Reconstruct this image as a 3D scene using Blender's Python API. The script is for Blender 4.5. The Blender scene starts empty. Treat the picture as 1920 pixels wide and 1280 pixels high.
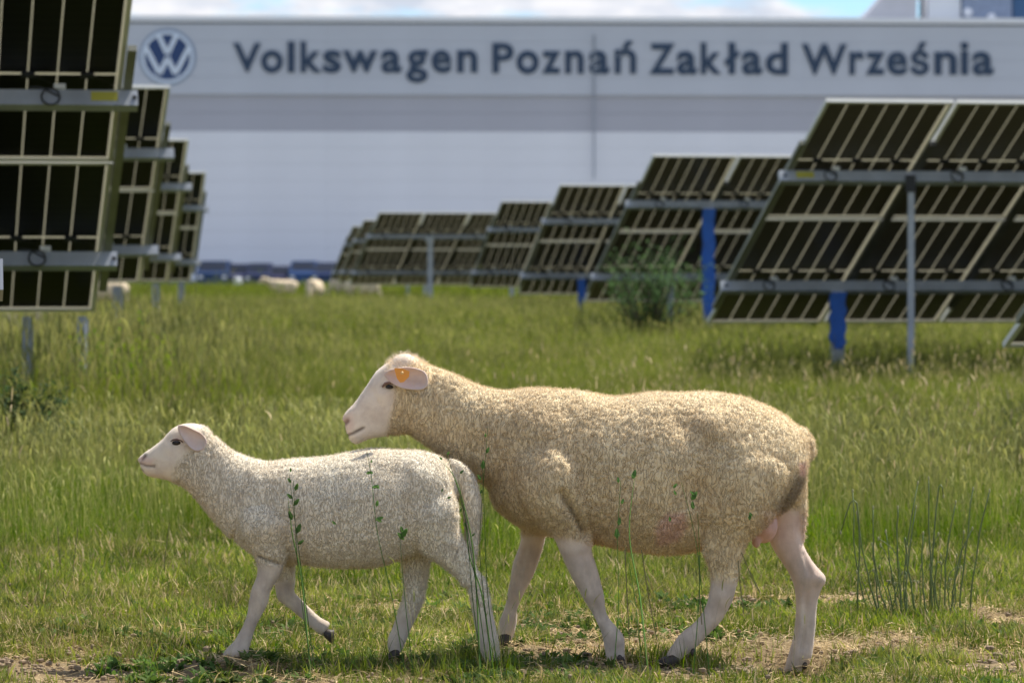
import bpy, bmesh, math, random
import numpy as np
from mathutils import Vector, Matrix, noise as mnoise
R = math.radians
sc = bpy.context.scene
rng = np.random.default_rng(7)
random.seed(7)

# ------------------------------------------------------------------ camera
F = 7200.0; HOR = 528.5; CAMH = 1.05
PITCH = math.atan((640 - HOR) / F)
cam = bpy.data.objects.new('camera', bpy.data.cameras.new('camera'))
sc.collection.objects.link(cam); sc.camera = cam
cam.location = (0, 0, CAMH); cam.rotation_euler = (math.pi / 2 - PITCH, 0, 0)
cam.data.sensor_width = 36; cam.data.lens = 135
cam.data.clip_start = 0.5; cam.data.clip_end = 6000
cam.data.dof.use_dof = True; cam.data.dof.focus_distance = 10.35; cam.data.dof.aperture_fstop = 7.4

# ------------------------------------------------------------------ world and sun
SUN_EL, SUN_AZ = 60.0, 52.0            # azimuth measured from +Y towards +X
world = bpy.data.worlds.new('World'); sc.world = world; world.use_nodes = True
nt = world.node_tree; nt.nodes.clear()
def N(t, kind, **kw):
    n = t.nodes.new(kind)
    for k, v in kw.items():
        if k in ('inp',):
            for kk, vv in v.items(): n.inputs[kk].default_value = vv
        else: setattr(n, k, v)
    return n
out = N(nt, 'ShaderNodeOutputWorld'); bg = N(nt, 'ShaderNodeBackground'); bg.inputs[1].default_value = 0.135
sky = N(nt, 'ShaderNodeTexSky', sky_type='NISHITA', sun_disc=False, sun_elevation=R(SUN_EL), sun_rotation=R(SUN_AZ))
sky.air_density = 1.0; sky.dust_density = 0.15; sky.ozone_density = 1.5
tc = N(nt, 'ShaderNodeTexCoord'); mp = N(nt, 'ShaderNodeMapping'); mp.inputs['Scale'].default_value = (9.0, 9.0, 26.0)
mp.inputs['Location'].default_value = (0.35, 0.0, 0.2)
nz = N(nt, 'ShaderNodeTexNoise'); nz.inputs['Scale'].default_value = 2.2; nz.inputs['Detail'].default_value = 9; nz.inputs['Roughness'].default_value = 0.55
cr = N(nt, 'ShaderNodeValToRGB'); cr.color_ramp.elements[0].position = 0.44; cr.color_ramp.elements[1].position = 0.56
nz2 = N(nt, 'ShaderNodeTexNoise'); nz2.inputs['Scale'].default_value = 6; nz2.inputs['Detail'].default_value = 6
cc = N(nt, 'ShaderNodeValToRGB'); cc.color_ramp.elements[0].color = (3.4, 3.7, 4.3, 1); cc.color_ramp.elements[1].color = (5.0, 5.0, 5.2, 1)
cc.color_ramp.elements[0].position = 0.35; cc.color_ramp.elements[1].position = 0.62
mx = N(nt, 'ShaderNodeMix', data_type='RGBA')
L = nt.links.new
L(tc.outputs['Generated'], mp.inputs[0]); L(mp.outputs[0], nz.inputs['Vector']); L(mp.outputs[0], nz2.inputs['Vector'])
L(nz.outputs['Fac'], cr.inputs[0]); L(nz2.outputs['Fac'], cc.inputs[0])
L(cr.outputs[0], mx.inputs['Factor']); sm = N(nt, 'ShaderNodeMix', data_type='RGBA', blend_type='MULTIPLY'); sm.inputs['Factor'].default_value = 1; sm.inputs[7].default_value = (.50, .66, .85, 1); L(sky.outputs[0], sm.inputs[6]); L(sm.outputs[2], mx.inputs[6]); L(cc.outputs[0], mx.inputs[7])
L(mx.outputs[2], bg.inputs[0]); L(bg.outputs[0], out.inputs[0])
sl = bpy.data.lights.new('sun', 'SUN'); so = bpy.data.objects.new('sun', sl); sc.collection.objects.link(so)
sl.energy = 4.9; sl.angle = R(0.5); sl.color = (1.0, 0.95, 0.86)
sd = Vector((math.sin(R(SUN_AZ)) * math.cos(R(SUN_EL)), math.cos(R(SUN_AZ)) * math.cos(R(SUN_EL)), math.sin(R(SUN_EL))))
so.rotation_euler = sd.to_track_quat('Z', 'Y').to_euler(); so.location = (20, 40, 60)
sc.view_settings.view_transform = 'Standard'; sc.view_settings.look = 'None'
sc.view_settings.gamma = 1; sc.view_settings.use_curve_mapping = False
sc.view_settings.exposure = 0.55
sc.render.engine = 'CYCLES'
sc.cycles.use_denoising = True
sc.cycles.max_bounces = 6; sc.cycles.transparent_max_bounces = 6

# ------------------------------------------------------------------ helpers
C = sc.collection
ca, sa = math.cos(PITCH), math.sin(PITCH)
def P(px, py, y):
    """world point seen at photo pixel px,py that stands at distance y"""
    dx, dz = (px - 960) / F, (640 - py) / F
    dy = ca + dz * sa; k = y / dy
    return Vector((dx * k, y, CAMH + (-sa + dz * ca) * k))
def tag(o, label=None, cat=None, group=None, kind=None):
    if label: o['label'] = label
    if cat: o['category'] = cat
    if group: o['group'] = group
    if kind: o['kind'] = kind
    return o
def empty(name, loc, label=None, cat=None, group=None, rz=0):
    o = bpy.data.objects.new(name, None); C.objects.link(o); o.location = loc; o.rotation_euler = (0, 0, rz)
    o.empty_display_size = .2
    return tag(o, label, cat, group)
def link(name, me, mat=None, parent=None, mtx=None):
    o = bpy.data.objects.new(name, me); C.objects.link(o)
    if mat and not me.materials:
        for m in (mat if isinstance(mat, (list, tuple)) else [mat]): me.materials.append(m)
    if parent: o.parent = parent
    if mtx is not None: o.matrix_local = mtx
    return o
def mesh(name, vs, fs, smooth=False):
    me = bpy.data.meshes.new(name); me.from_pydata([tuple(v) for v in vs], [], fs); me.update()
    if smooth: me.polygons.foreach_set('use_smooth', [True] * len(me.polygons))
    return me
class MB:
    """collects boxes, tubes and sheets, links them as one mesh"""
    def __init__(s): s.v = []; s.f = []
    def add(s, vs, fs):
        b = len(s.v); s.v += [Vector(v) for v in vs]; s.f += [tuple(i + b for i in f) for f in fs]; return s
    def box(s, x0, x1, y0, y1, z0, z1, M=None):
        vs = [Vector((x, y, z)) for z in (z0, z1) for y in (y0, y1) for x in (x0, x1)]
        if M is not None: vs = [M @ v for v in vs]
        return s.add(vs, [(0, 2, 3, 1), (4, 5, 7, 6), (0, 1, 5, 4), (2, 6, 7, 3), (0, 4, 6, 2), (1, 3, 7, 5)])
    def tube(s, pts, rad, n=6, cap=True):
        pts = [Vector(p) for p in pts]; rs = rad if isinstance(rad, (list, tuple)) else [rad] * len(pts)
        vs = []; fs = []
        for i, p in enumerate(pts):
            t = (pts[min(i + 1, len(pts) - 1)] - pts[max(i - 1, 0)]).normalized()
            a = t.orthogonal().normalized() if i == 0 else (a - t * a.dot(t)).normalized()
            b = t.cross(a)
            for k in range(n):
                an = 2 * math.pi * k / n; vs.append(p + (a * math.cos(an) + b * math.sin(an)) * rs[i])
        for i in range(len(pts) - 1):
            for k in range(n):
                k2 = (k + 1) % n; fs.append((i * n + k, i * n + k2, (i + 1) * n + k2, (i + 1) * n + k))
        if cap: fs += [tuple(range(n))[::-1], tuple((len(pts) - 1) * n + k for k in range(n))]
        return s.add(vs, fs)
    def ellipsoid(s, c, r, nu=12, nv=8, M=None):
        vs = []; fs = []
        for j in range(nv + 1):
            ph = math.pi * j / nv
            for i in range(nu):
                th = 2 * math.pi * i / nu
                v = Vector((r[0] * math.sin(ph) * math.cos(th), r[1] * math.sin(ph) * math.sin(th), r[2] * math.cos(ph)))
                if M is not None: v = M @ v
                vs.append(Vector(c) + v)
        for j in range(nv):
            for i in range(nu):
                i2 = (i + 1) % nu; fs.append((j * nu + i, (j + 1) * nu + i, (j + 1) * nu + i2, j * nu + i2))
        return s.add(vs, fs)
    def build(s, name, mat=None, parent=None, mtx=None, smooth=False):
        return link(name, mesh(name, s.v, s.f, smooth), mat, parent, mtx)

def pmat(name, col, rough=.7, metal=0, var=0.0, vscale=5, bump=0, bscale=40, spec=.5, coord='Object', col2=None, **kw):
    m = bpy.data.materials.new(name); m.use_nodes = True; t = m.node_tree; b = t.nodes['Principled BSDF']
    b.inputs['Roughness'].default_value = rough; b.inputs['Metallic'].default_value = metal
    b.inputs['Specular IOR Level'].default_value = spec
    b.inputs['Base Color'].default_value = (*col, 1)
    if var or bump or col2:
        tc = N(t, 'ShaderNodeTexCoord')
        if var or col2:
            nz = N(t, 'ShaderNodeTexNoise'); nz.inputs['Scale'].default_value = vscale; nz.inputs['Detail'].default_value = 6
            rp = N(t, 'ShaderNodeValToRGB'); rp.color_ramp.elements[0].position = .3; rp.color_ramp.elements[1].position = .7
            c2 = col2 or tuple(c * (1 - var) for c in col)
            rp.color_ramp.elements[0].color = (*c2, 1); rp.color_ramp.elements[1].color = (*(c * (1 + var) for c in col), 1)
            t.links.new(tc.outputs[coord], nz.inputs['Vector']); t.links.new(nz.outputs['Fac'], rp.inputs[0]); t.links.new(rp.outputs[0], b.inputs['Base Color'])
        if bump:
            n2 = N(t, 'ShaderNodeTexNoise'); n2.inputs['Scale'].default_value = bscale; n2.inputs['Detail'].default_value = 5
            bp = N(t, 'ShaderNodeBump'); bp.inputs['Strength'].default_value = bump; bp.inputs['Distance'].default_value = .02
            t.links.new(tc.outputs[coord], n2.inputs['Vector']); t.links.new(n2.outputs['Fac'], bp.inputs['Height']); t.links.new(bp.outputs[0], b.inputs['Normal'])
    return m

def smooth01(t): t = np.clip(t, 0, 1); return t * t * (3 - 2 * t)

# value noise in numpy (2D), used for terrain and scatter
_perm = rng.random((256, 256))
def vnoise(x, y, s=1.0, off=0):
    x = np.asarray(x) * s + 37.3 + off * 17.1; y = np.asarray(y) * s + 91.7 + off * 5.3
    xi = np.floor(x).astype(int); yi = np.floor(y).astype(int); fx = x - xi; fy = y - yi
    fx = fx * fx * (3 - 2 * fx); fy = fy * fy * (3 - 2 * fy)
    g = lambda a, b: _perm[a % 256, b % 256]
    return (g(xi, yi) * (1 - fx) + g(xi + 1, yi) * fx) * (1 - fy) + (g(xi, yi + 1) * (1 - fx) + g(xi + 1, yi + 1) * fx) * fy

# ------------------------------------------------------------------ ground
HOOF_BUMPS = []     # (x, y, z) of the hooves that stand on the ground
for px, py, y in ((1160, 1252, 10.36), (1488, 1272, 10.55), (948, 1206, 10.70), (1248, 1252, 10.36),
                  (440, 1234, 10.25), (928, 1254, 10.25), (738, 1240, 10.45)):
    HOOF_BUMPS.append(P(px, py, y))
h_ = HOOF_BUMPS[1]
GROUND_DIPS = HOOF_BUMPS + [Vector((h_.x - .01, h_.y - d_, h_.z - .012)) for d_ in (.14, .28, .42, .56)]
def zground(x, y):
    x = np.asarray(x, float); y = np.asarray(y, float)
    z = .34 * smooth01((y - 15) / 50) + .15 * smooth01((y - 60) / 200)
    near = 1 - smooth01((y - 20) / 20)
    z = z + .012 + .03 * (vnoise(x, y, .9) - .5) * near
    w = np.zeros_like(z); acc = np.zeros_like(z)
    for b in GROUND_DIPS:
        g = np.exp(-((x - b.x) ** 2 + (y - b.y) ** 2) / (2 * .09 ** 2)); acc = acc + g * b.z; w = w + g
    k = np.clip(w, 0, 1)
    return z * (1 - k) + np.where(w > 1e-6, acc / np.maximum(w, 1e-6), 0) * k
def axis(segs):
    a = []
    for s0, s1, st in segs: a += list(np.arange(s0, s1, st))
    return np.array(a + [segs[-1][1]])
ys = axis([(-400, -40, 60), (-40, 0, 8), (0, 8.5, .5), (8.5, 14, .035), (14, 24, .12), (24, 60, .8), (60, 320, 6), (320, 3000, 120)])
xp = axis([(0, 2.6, .035), (2.6, 6, .2), (6, 20, 1), (20, 80, 6), (80, 1500, 90)])
xs = np.concatenate([-xp[:0:-1], xp])
X, Y = np.meshgrid(xs, ys)
Z = zground(X, Y)
nearm = (1 - smooth01((Y - 14) / 6)) * smooth01((Y - 7) / 1)
clod = (vnoise(X, Y, 9, 1) - .5) * .018 + (vnoise(X, Y, 21, 2) - .5) * .012
Z = Z + clod * nearm
nx, ny = len(xs), len(ys)
idx = np.arange(nx * ny).reshape(ny, nx)
quads = np.stack([idx[:-1, :-1], idx[:-1, 1:], idx[1:, 1:], idx[1:, :-1]], -1).reshape(-1, 4)
me = bpy.data.meshes.new('field_ground')
me.vertices.add(nx * ny); me.vertices.foreach_set('co', np.stack([X, Y, Z], -1).ravel())
me.loops.add(quads.size); me.loops.foreach_set('vertex_index', quads.ravel())
me.polygons.add(len(quads)); me.polygons.foreach_set('loop_start', np.arange(len(quads)) * 4); me.update(calc_edges=True)
me.polygons.foreach_set('use_smooth', [True] * len(quads))
gm = bpy.data.materials.new('soil_and_turf'); gm.use_nodes = True; t = gm.node_tree; b = t.nodes['Principled BSDF']
b.inputs['Roughness'].default_value = .95; b.inputs['Specular IOR Level'].default_value = .1
geo = N(t, 'ShaderNodeNewGeometry')
n1 = N(t, 'ShaderNodeTexNoise', inp={'Scale': 1.3, 'Detail': 8, 'Roughness': .65}); n2 = N(t, 'ShaderNodeTexNoise', inp={'Scale': 35, 'Detail': 6, 'Roughness': .7})
n3 = N(t, 'ShaderNodeTexNoise', inp={'Scale': .12, 'Detail': 4})
r1 = N(t, 'ShaderNodeValToRGB'); r2 = N(t, 'ShaderNodeValToRGB'); r3 = N(t, 'ShaderNodeValToRGB')
for r_, cs in ((r1, ((.38, (.12, .09, .045)), (.55, (.27, .20, .105)), (.7, (.38, .28, .15)))),
               (r2, ((.3, (.05, .035, .02)), (.5, (.2, .145, .085)), (.72, (.40, .30, .18)))),
               (r3, ((.3, (.07, .085, .03)), (.55, (.11, .115, .04)), (.75, (.17, .15, .06))))):
    e = r_.color_ramp.elements
    e[0].position, e[0].color = cs[0][0], (*cs[0][1], 1); e[1].position, e[1].color = cs[2][0], (*cs[2][1], 1)
    k = e.new(cs[1][0]); k.color = (*cs[1][1], 1)
m1 = N(t, 'ShaderNodeMix', data_type='RGBA', inp={'Factor': .5}); m2 = N(t, 'ShaderNodeMix', data_type='RGBA')
sep = N(t, 'ShaderNodeSeparateXYZ'); mr = N(t, 'ShaderNodeMapRange', inp={'From Min': 12.5, 'From Max': 19})
for n_ in (n1, n2, n3): t.links.new(geo.outputs['Position'], n_.inputs['Vector'])
t.links.new(n1.outputs['Fac'], r1.inputs[0]); t.links.new(n2.outputs['Fac'], r2.inputs[0]); t.links.new(n3.outputs['Fac'], r3.inputs[0])
t.links.new(r1.outputs[0], m1.inputs[6]); t.links.new(r2.outputs[0], m1.inputs[7])
t.links.new(geo.outputs['Position'], sep.inputs[0]); t.links.new(sep.outputs['Y'], mr.inputs['Value']); t.links.new(mr.outputs[0], m2.inputs['Factor'])
t.links.new(m1.outputs[2], m2.inputs[6]); t.links.new(r3.outputs[0], m2.inputs[7]); t.links.new(m2.outputs[2], b.inputs['Base Color'])
bp = N(t, 'ShaderNodeBump', inp={'Strength': .9, 'Distance': .012}); t.links.new(n2.outputs['Fac'], bp.inputs['Height']); t.links.new(bp.outputs[0], b.inputs['Normal'])
tag(link('ground', me, gm), kind='structure')

# access road at the foot of the hall
rd = MB(); rz = float(zground(0, 268)) + .02
rd.add([(-90, 262, rz), (90, 262, rz), (90, 289, rz), (-90, 289, rz)], [(0, 1, 2, 3)])
tag(rd.build('road', pmat('pale_concrete_road', (.42, .40, .37), .9, var=.1, vscale=.5)), kind='structure')

# ------------------------------------------------------------------ factory hall
HD = 290.0; YAW = R(2.6)
hz = float(zground(0, 288))
wm_up = pmat('light_grey_cladding', (.46, .49, .56), .55, var=.03, vscale=.3)
wm_lo = pmat('pale_cladding', (.67, .69, .75), .5, var=.03, vscale=.3)
wm_dk = pmat('mid_grey_cladding', (.38, .39, .45), .6, var=.03, vscale=.3)
m_cope = pmat('white_coping', (.75, .77, .82), .45)
m_dkgrey = pmat('dark_joint', (.10, .11, .13), .7)  # dark grey of plinth, backing wall, coping joint and roof pole
m_navy = pmat('navy_letter', (.018, .042, .09), .45)
m_white = pmat('white_enamel', (.62, .70, .82), .4)
m_blue_em = pmat('emblem_blue', (.01, .04, .14), .4)
m_emrim = pmat('emblem_rim_blue_grey', (.25, .31, .42), .45)
hall = empty('factory_hall', (0, HD, hz), 'long white and grey factory hall with large dark blue lettering along its top', 'factory', rz=YAW)
def HX(px):  # photo column -> metres along the wall
    k = (px - 960) / F
    return HD * k / (math.cos(YAW) - k * math.sin(YAW))
def HZ(py, px=960):  # photo row on the wall -> metres above the hall base
    u = HX(px); d = HD + u * math.sin(YAW)
    return P(px, py, d).z - hz
zt = HZ(38); z_a = HZ(179); z_b = HZ(247)
XL, XR = -62, 95
def hallbox(name, mat, x0, x1, y0, y1, z0, z1):
    return MB().box(x0, x1, y0, y1, z0, z1).build(name, mat, hall)
# lower wall: rows of horizontal sandwich panels, each a piece of its own
nrow = 9; rowh = (z_b - .6) / nrow
pan = MB().box(0, 11.994, 0, .16, 0.006, rowh - .006).v
pme = mesh('wall_panel', pan, MB().box(0, 1, 0, 1, 0, 1).f)
for r_ in range(nrow):
    for c_ in range(13):
        o = link('wall_panel', pme, wm_lo, hall); o.location = (XL + c_ * 12.0, 0, .6 + r_ * rowh)
hallbox('plinth', m_dkgrey, XL, XR, .02, .5, -.5, .6)
hallbox('backing_wall', m_dkgrey, XL, XR, .17, 60, 0, zt - .4)
rowb = (z_a - z_b) / 2
pmb = mesh('band_panel', MB().box(0, 11.994, 0, .12, .01, rowb - .01).v, MB().box(0, 1, 0, 1, 0, 1).f)
rowu = (zt - .35 - z_a) / 4
pmu = mesh('fascia_panel', MB().box(0, 11.994, -.25, .12, .006, rowu - .006).v, MB().box(0, 1, 0, 1, 0, 1).f)
for c_ in range(13):
    for r_ in range(2):
        o = link('band_panel', pmb, wm_dk, hall); o.location = (XL + c_ * 12.0, .04, z_b + r_ * rowb)
    for r_ in range(4):
        o = link('fascia_panel', pmu, wm_up, hall); o.location = (XL + c_ * 12.0, 0, z_a + r_ * rowu)
hallbox('coping_joint', m_dkgrey, XL, XR, -.2, .2, zt - .345, zt - .2)
hallbox('coping', m_cope, XL, XR, -.45, .35, zt - .195, zt + .22)
hallbox('roof', pmat('roof_membrane', (.55, .57, .6), .8), XL, XR, .36, 60, zt - .39, zt - .1)
dp = MB(); xx = HX(1113); dp.tube([(xx, -.36, HZ(335)), (xx, -.36, HZ(66))], .07, 6)
dp.build('lightning_rod_cable', pmat('cable_grey', (.30, .33, .38), .5), hall)

# letters, each one a piece fixed to the fascia
LET = [('V', 438, 490, 82, 136), ('o', 490, 531, 95, 138), ('l', 540, 553, 79, 137), ('k', 564, 603, 79, 137), ('s', 606, 640, 95, 138), ('w', 643, 708, 96, 137),
       ('a', 715, 753, 95, 138), ('g', 762, 802, 95, 156), ('e', 809, 846, 95, 138), ('n', 857, 895, 95, 137),
       ('P', 923, 963, 82, 138), ('o', 968, 1010, 96, 140), ('z', 1016, 1050, 97, 139), ('n', 1059, 1094, 96, 139), ('a', 1104, 1142, 96, 140), ('ń', 1152, 1192, 78, 139),
       ('Z', 1217, 1264, 83, 140), ('a', 1268, 1306, 97, 141), ('k', 1313, 1351, 81, 140), ('ł', 1358, 1384, 81, 140), ('a', 1390, 1428, 97, 141), ('d', 1434, 1476, 82, 141),
       ('W', 1502, 1586, 84, 141), ('r', 1591, 1619, 98, 141), ('z', 1622, 1657, 99, 141), ('e', 1661, 1699, 98, 142), ('ś', 1705, 1740, 80, 142), ('n', 1750, 1792, 98, 141), ('i', 1799, 1814, 80, 141), ('a', 1821, 1861, 98, 142)]
deps = bpy.context.evaluated_depsgraph_get
for ch, x0, x1, y0, y1 in LET:
    cu = bpy.data.curves.new('letter', 'FONT'); cu.body = ch; cu.size = 3; cu.extrude = .06; cu.offset = .075; cu.resolution_u = 4
    co = bpy.data.objects.new('tmp', cu); C.objects.link(co)
    me = bpy.data.meshes.new_from_object(co.evaluated_get(deps())); bpy.data.objects.remove(co)
    v = np.array([w.co[:] for w in me.vertices]); mn, mxx = v.min(0), v.max(0)
    X0, X1 = HX(x0), HX(x1); Z0, Z1 = HZ(y1, x0), HZ(y0, x0)
    nv = np.zeros_like(v)
    nv[:, 0] = X0 + (v[:, 0] - mn[0]) / (mxx[0] - mn[0]) * (X1 - X0)
    nv[:, 2] = Z0 + (v[:, 1] - mn[1]) / (mxx[1] - mn[1]) * (Z1 - Z0)
    nv[:, 1] = -.315 - v[:, 2]
    me.vertices.foreach_set('co', nv.ravel()); me.update(); me.materials.clear()
    link('letter', me, m_navy, hall)
# round emblem: disc, rim ring, inner blue, V over W strokes
ex, ez = HX(315), HZ(108, 315); er = (HX(369) - HX(262)) / 2
def disc(r, y0, y1, n=48, hole=0):
    m = MB(); vs = []; fs = []
    for k in range(n):
        a = 2 * math.pi * k / n; c, s_ = math.cos(a), math.sin(a)
        for rr in (r, hole):
            for yy in (y0, y1): vs.append((ex + rr * c, yy, ez + rr * s_))
    for k in range(n):
        i, j = k * 4, ((k + 1) % n) * 4
        fs += [(i, j, j + 1, i + 1), (i, i + 2, j + 2, j), (i + 1, j + 1, j + 3, i + 3)]
        if hole: fs += [(i + 2, i + 3, j + 3, j + 2)]
    return m.add(vs, fs)
emb = disc(er, -.30, -.252, hole=0).build('round_emblem', m_emrim, hall)
disc(er * .79, -.34, -.302).build('emblem_field', m_blue_em, emb)
disc(er * .90, -.40, -.303, hole=er * .80).build('emblem_ring', m_white, emb)
def strokes(name, pts, w):
    m = MB()
    for (a, b_) in zip(pts[:-1], pts[1:]):
        a = Vector(a) * er; b_ = Vector(b_) * er; d = (b_ - a); n_ = Vector((-d.y, d.x)).normalized() * w * er / 2
        q = [a + n_, b_ + n_, b_ - n_, a - n_]
        y0, y1 = -.39, -.345
        m.add([(ex + p.x, y0, ez + p.y) for p in q] + [(ex + p.x, y1, ez + p.y) for p in q], [(0, 3, 2, 1), (4, 5, 6, 7), (0, 1, 5, 4), (1, 2, 6, 5), (2, 3, 7, 6), (3, 0, 4, 7)])
    m.build(name, m_white, emb)
strokes('emblem_letter', [(-.30, .74), (0, .10), (.30, .74)], .16)
strokes('emblem_letter', [(-.74, .32), (-.27, -.60), (0, .0), (.27, -.60), (.74, .32)], .16)

# plant on the roof
rb = empty('rooftop_air_unit', (0, 0, 0), 'pale sloping duct and white tank on the hall roof at the right', 'roof plant')
def roofw(px, yoff): # world xy on the roof for a photo column
    u = HX(px); return Vector((u * math.cos(YAW) - yoff * math.sin(YAW), HD + u * math.sin(YAW) + yoff * math.cos(YAW), hz + zt - .1))
rb.location = roofw(1680, 3); rb.rotation_euler.z = YAW
s_ = 1 / 24.6
MB().add([(-2.6, 0, 0), (2.0, 0, 0), (2.0, 0, 4.2), (1.2, 0, 4.2), (-2.6, 4, 0), (2.0, 4, 0), (2.0, 4, 4.2), (1.2, 4, 4.2)],
         [(0, 1, 2, 3), (4, 7, 6, 5), (0, 3, 7, 4), (3, 2, 6, 7), (2, 1, 5, 6), (1, 0, 4, 5)]).build('sloping_duct', pmat('duct_grey', (.5, .5, .54), .5, var=.05, vscale=1), rb)
MB().box(2.25, 2.5, 0, .3, 0, 4.2).build('pole', m_dkgrey, rb)
MB().box(2.9, 5.45, .3, 3, 0, 4.0).build('tank', pmat('tank_white', (.72, .74, .78), .5), rb)
rb2 = empty('rooftop_chiller', roofw(1865, 3), 'blue grey equipment cabinet with small round fans at right end of roof', 'roof plant', rz=YAW)
mcab = pmat('cabinet_blue_grey', (.22, .27, .38), .5, var=.15, vscale=2)
MB().box(-2.0, 1.8, 0, 3, 0, 4).build('cabinet', mcab, rb2)
MB().box(1.9, 4.5, 0, 3, .4, 4).build('side_cabinet', pmat('cabinet_dark_blue', (.03, .09, .2), .5), rb2)
for q in ((-1.6, 1.0, .35), (.2, .6, .35), (.3, 2.6, .3), (-1.0, 2.3, .25)):
    MB().ellipsoid((q[0], -.1, q[1]), (q[2], .15, q[2])).build('fan_cover', m_cope, rb2, smooth=True)

# vehicles parked at the foot of the hall
m_tyre = pmat('tyre_rubber', (.015, .015, .016), .9); m_glass = pmat('dark_glass', (.008, .014, .03), .35, spec=.3)
m_lampg = pmat('headlamp_glass', (.5, .55, .6), .2)
def vehicle(px, w, h, ln, col, label, van, rot=0, y=274):
    p = P(px, 530, y); g = float(zground(p.x, y)) + .02
    e = empty('parked_van' if van else 'parked_car', (p.x, y, g), label, 'van' if van else 'car', 'vehicles parked at the foot of the hall', rz=rot)
    h *= 1.08
    prof = ([(-.5, .16), (-.5, .55), (-.42, .62), (-.26, .98), (.48, 1.0), (.5, .9), (.5, .16)] if van else
            [(-.5, .2), (-.5, .5), (-.22, .62), (-.08, .98), (.28, 1.0), (.44, .66), (.5, .62), (.5, .2)])
    vs = []; n = len(prof)
    for sx in (-1, 1):
        for a, b_ in prof: vs.append((sx * w / 2 * (1 if b_ < .7 else .86), a * ln, b_ * h))
    fs = [tuple(range(n))[::-1], tuple(range(n, 2 * n))] + [(i, (i + 1) % n, n + (i + 1) % n, n + i) for i in range(n)]
    mb = MB().add(vs, fs).build('body', pmat('vehicle_paint', tuple(c * k_ for c, k_ in zip(col, (.35, .5, .75))), .6, spec=.2), e)
    a, b_ = (prof[2], prof[3])
    y0, z0, y1, z1 = a[0] * ln, a[1] * h, b_[0] * ln, b_[1] * h
    q = .12; ya, za, yb, zb = y0 + (y1 - y0) * q - .012, z0 + (z1 - z0) * q + .012, y0 + (y1 - y0) * .9 - .012, z0 + (z1 - z0) * .9 + .012
    MB().add([(-w * .41, ya, za), (w * .41, ya, za), (w * .38, yb, zb), (-w * .38, yb, zb), (-w * .41, ya + .02, za - .02), (w * .41, ya + .02, za - .02), (w * .38, yb + .02, zb - .02), (-w * .38, yb + .02, zb - .02)],
             [(0, 1, 2, 3), (4, 7, 6, 5), (0, 4, 5, 1), (1, 5, 6, 2), (2, 6, 7, 3), (3, 7, 4, 0)]).build('windscreen', m_glass, e)
    for sx in (-1, 1):
        MB().box(min(sx * w * .30, sx * w * .44), max(sx * w * .30, sx * w * .44), -.5 * ln - .02, -.5 * ln + .05, .38 * h, .47 * h).build('headlight', m_lampg, e)
        MB().box(min(sx * w * .47, sx * w * .49), max(sx * w * .47, sx * w * .49), -.1 * ln, .3 * ln, .68 * h, .9 * h).build('side_window', m_glass, e)
        for yy in (-.32, .32):
            m = MB(); m.tube([(sx * w * .40, yy * ln, .33), (sx * w * .51, yy * ln, .33)], .33, 14); m.build('wheel', m_tyre, e)
nv_ = (.012, .035, .10); vio = (.05, .05, .10)
vehicle(403, 2.3, 1.9, 4.8, (.014, .05, .11), 'dark blue van parked closest to the left solar tables', True)
vehicle(449, 2.0, 1.7, 4.4, vio, 'low dull violet car between the leftmost van and the next one', False)
vehicle(488, 1.75, 1.75, 4.2, (.03, .04, .09), 'narrow dark van to the right of the white bollard', True)
vehicle(528, 2.0, 1.55, 4.4, (.035, .03, .075), 'low dark car with its roof below the two vans beside it', False)
vehicle(571, 2.0, 1.9, 4.8, (.03, .08, .17), 'brighter blue van, right of the low dark car', True)
vehicle(616, 2.3, 1.8, 5.0, nv_, 'very dark blue van parked closest to the right bank of solar tables', True)
bl = P(446, 530, 262); g = float(zground(bl.x, 262)) + .02
bo = empty('white_bollard', (bl.x, 262, g), 'stubby white bollard standing in front of the parked vehicles', 'bollard')
MB().tube([(0, 0, -.4), (0, 0, .75), (0, 0, .85)], [.3, .28, .12], 12).build('post', pmat('bollard_white', (.8, .82, .85), .5), bo, smooth=False)

# ------------------------------------------------------------------ solar tables
m_alu = pmat('anodised_aluminium', (.68, .67, .62), .5, metal=.1, var=.06, vscale=3)
m_galv = pmat('galvanised_steel', (.38, .40, .43), .5, metal=.3, var=.12, vscale=6)
m_raft = pmat('galvanised_rafter', (.24, .24, .19), .55, metal=.3, var=.15, vscale=5)
m_raft_shade = pmat('shaded_rafter', (.07, .065, .06), .6, var=.2, vscale=5)  # inner rafters: the shade between modules is put into this darker colour
m_jb = pmat('black_plastic', (.012, .012, .013), .5)
m_blue = pmat('blue_wrap', (.012, .10, .42), .55, var=.15, vscale=12, bump=.3, bscale=20)
m_yel = pmat('yellow_label', (.42, .38, .05), .6)
m_clip = pmat('clamp_zinc', (.75, .75, .72), .4, metal=.3)
def sheetmat():
    m = bpy.data.materials.new('translucent_backsheet'); m.use_nodes = True; t = m.node_tree; t.nodes.clear()
    o = N(t, 'ShaderNodeOutputMaterial'); d = N(t, 'ShaderNodeBsdfDiffuse'); tr = N(t, 'ShaderNodeBsdfTranslucent'); x = N(t, 'ShaderNodeMixShader', inp={0: .38})
    d.inputs[0].default_value = (.60, .57, .46, 1); tr.inputs[0].default_value = (.80, .78, .68, 1)
    t.links.new(d.outputs[0], x.inputs[1]); t.links.new(tr.outputs[0], x.inputs[2]); t.links.new(x.outputs[0], o.inputs[0]); return m
m_sheet = sheetmat()
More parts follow.
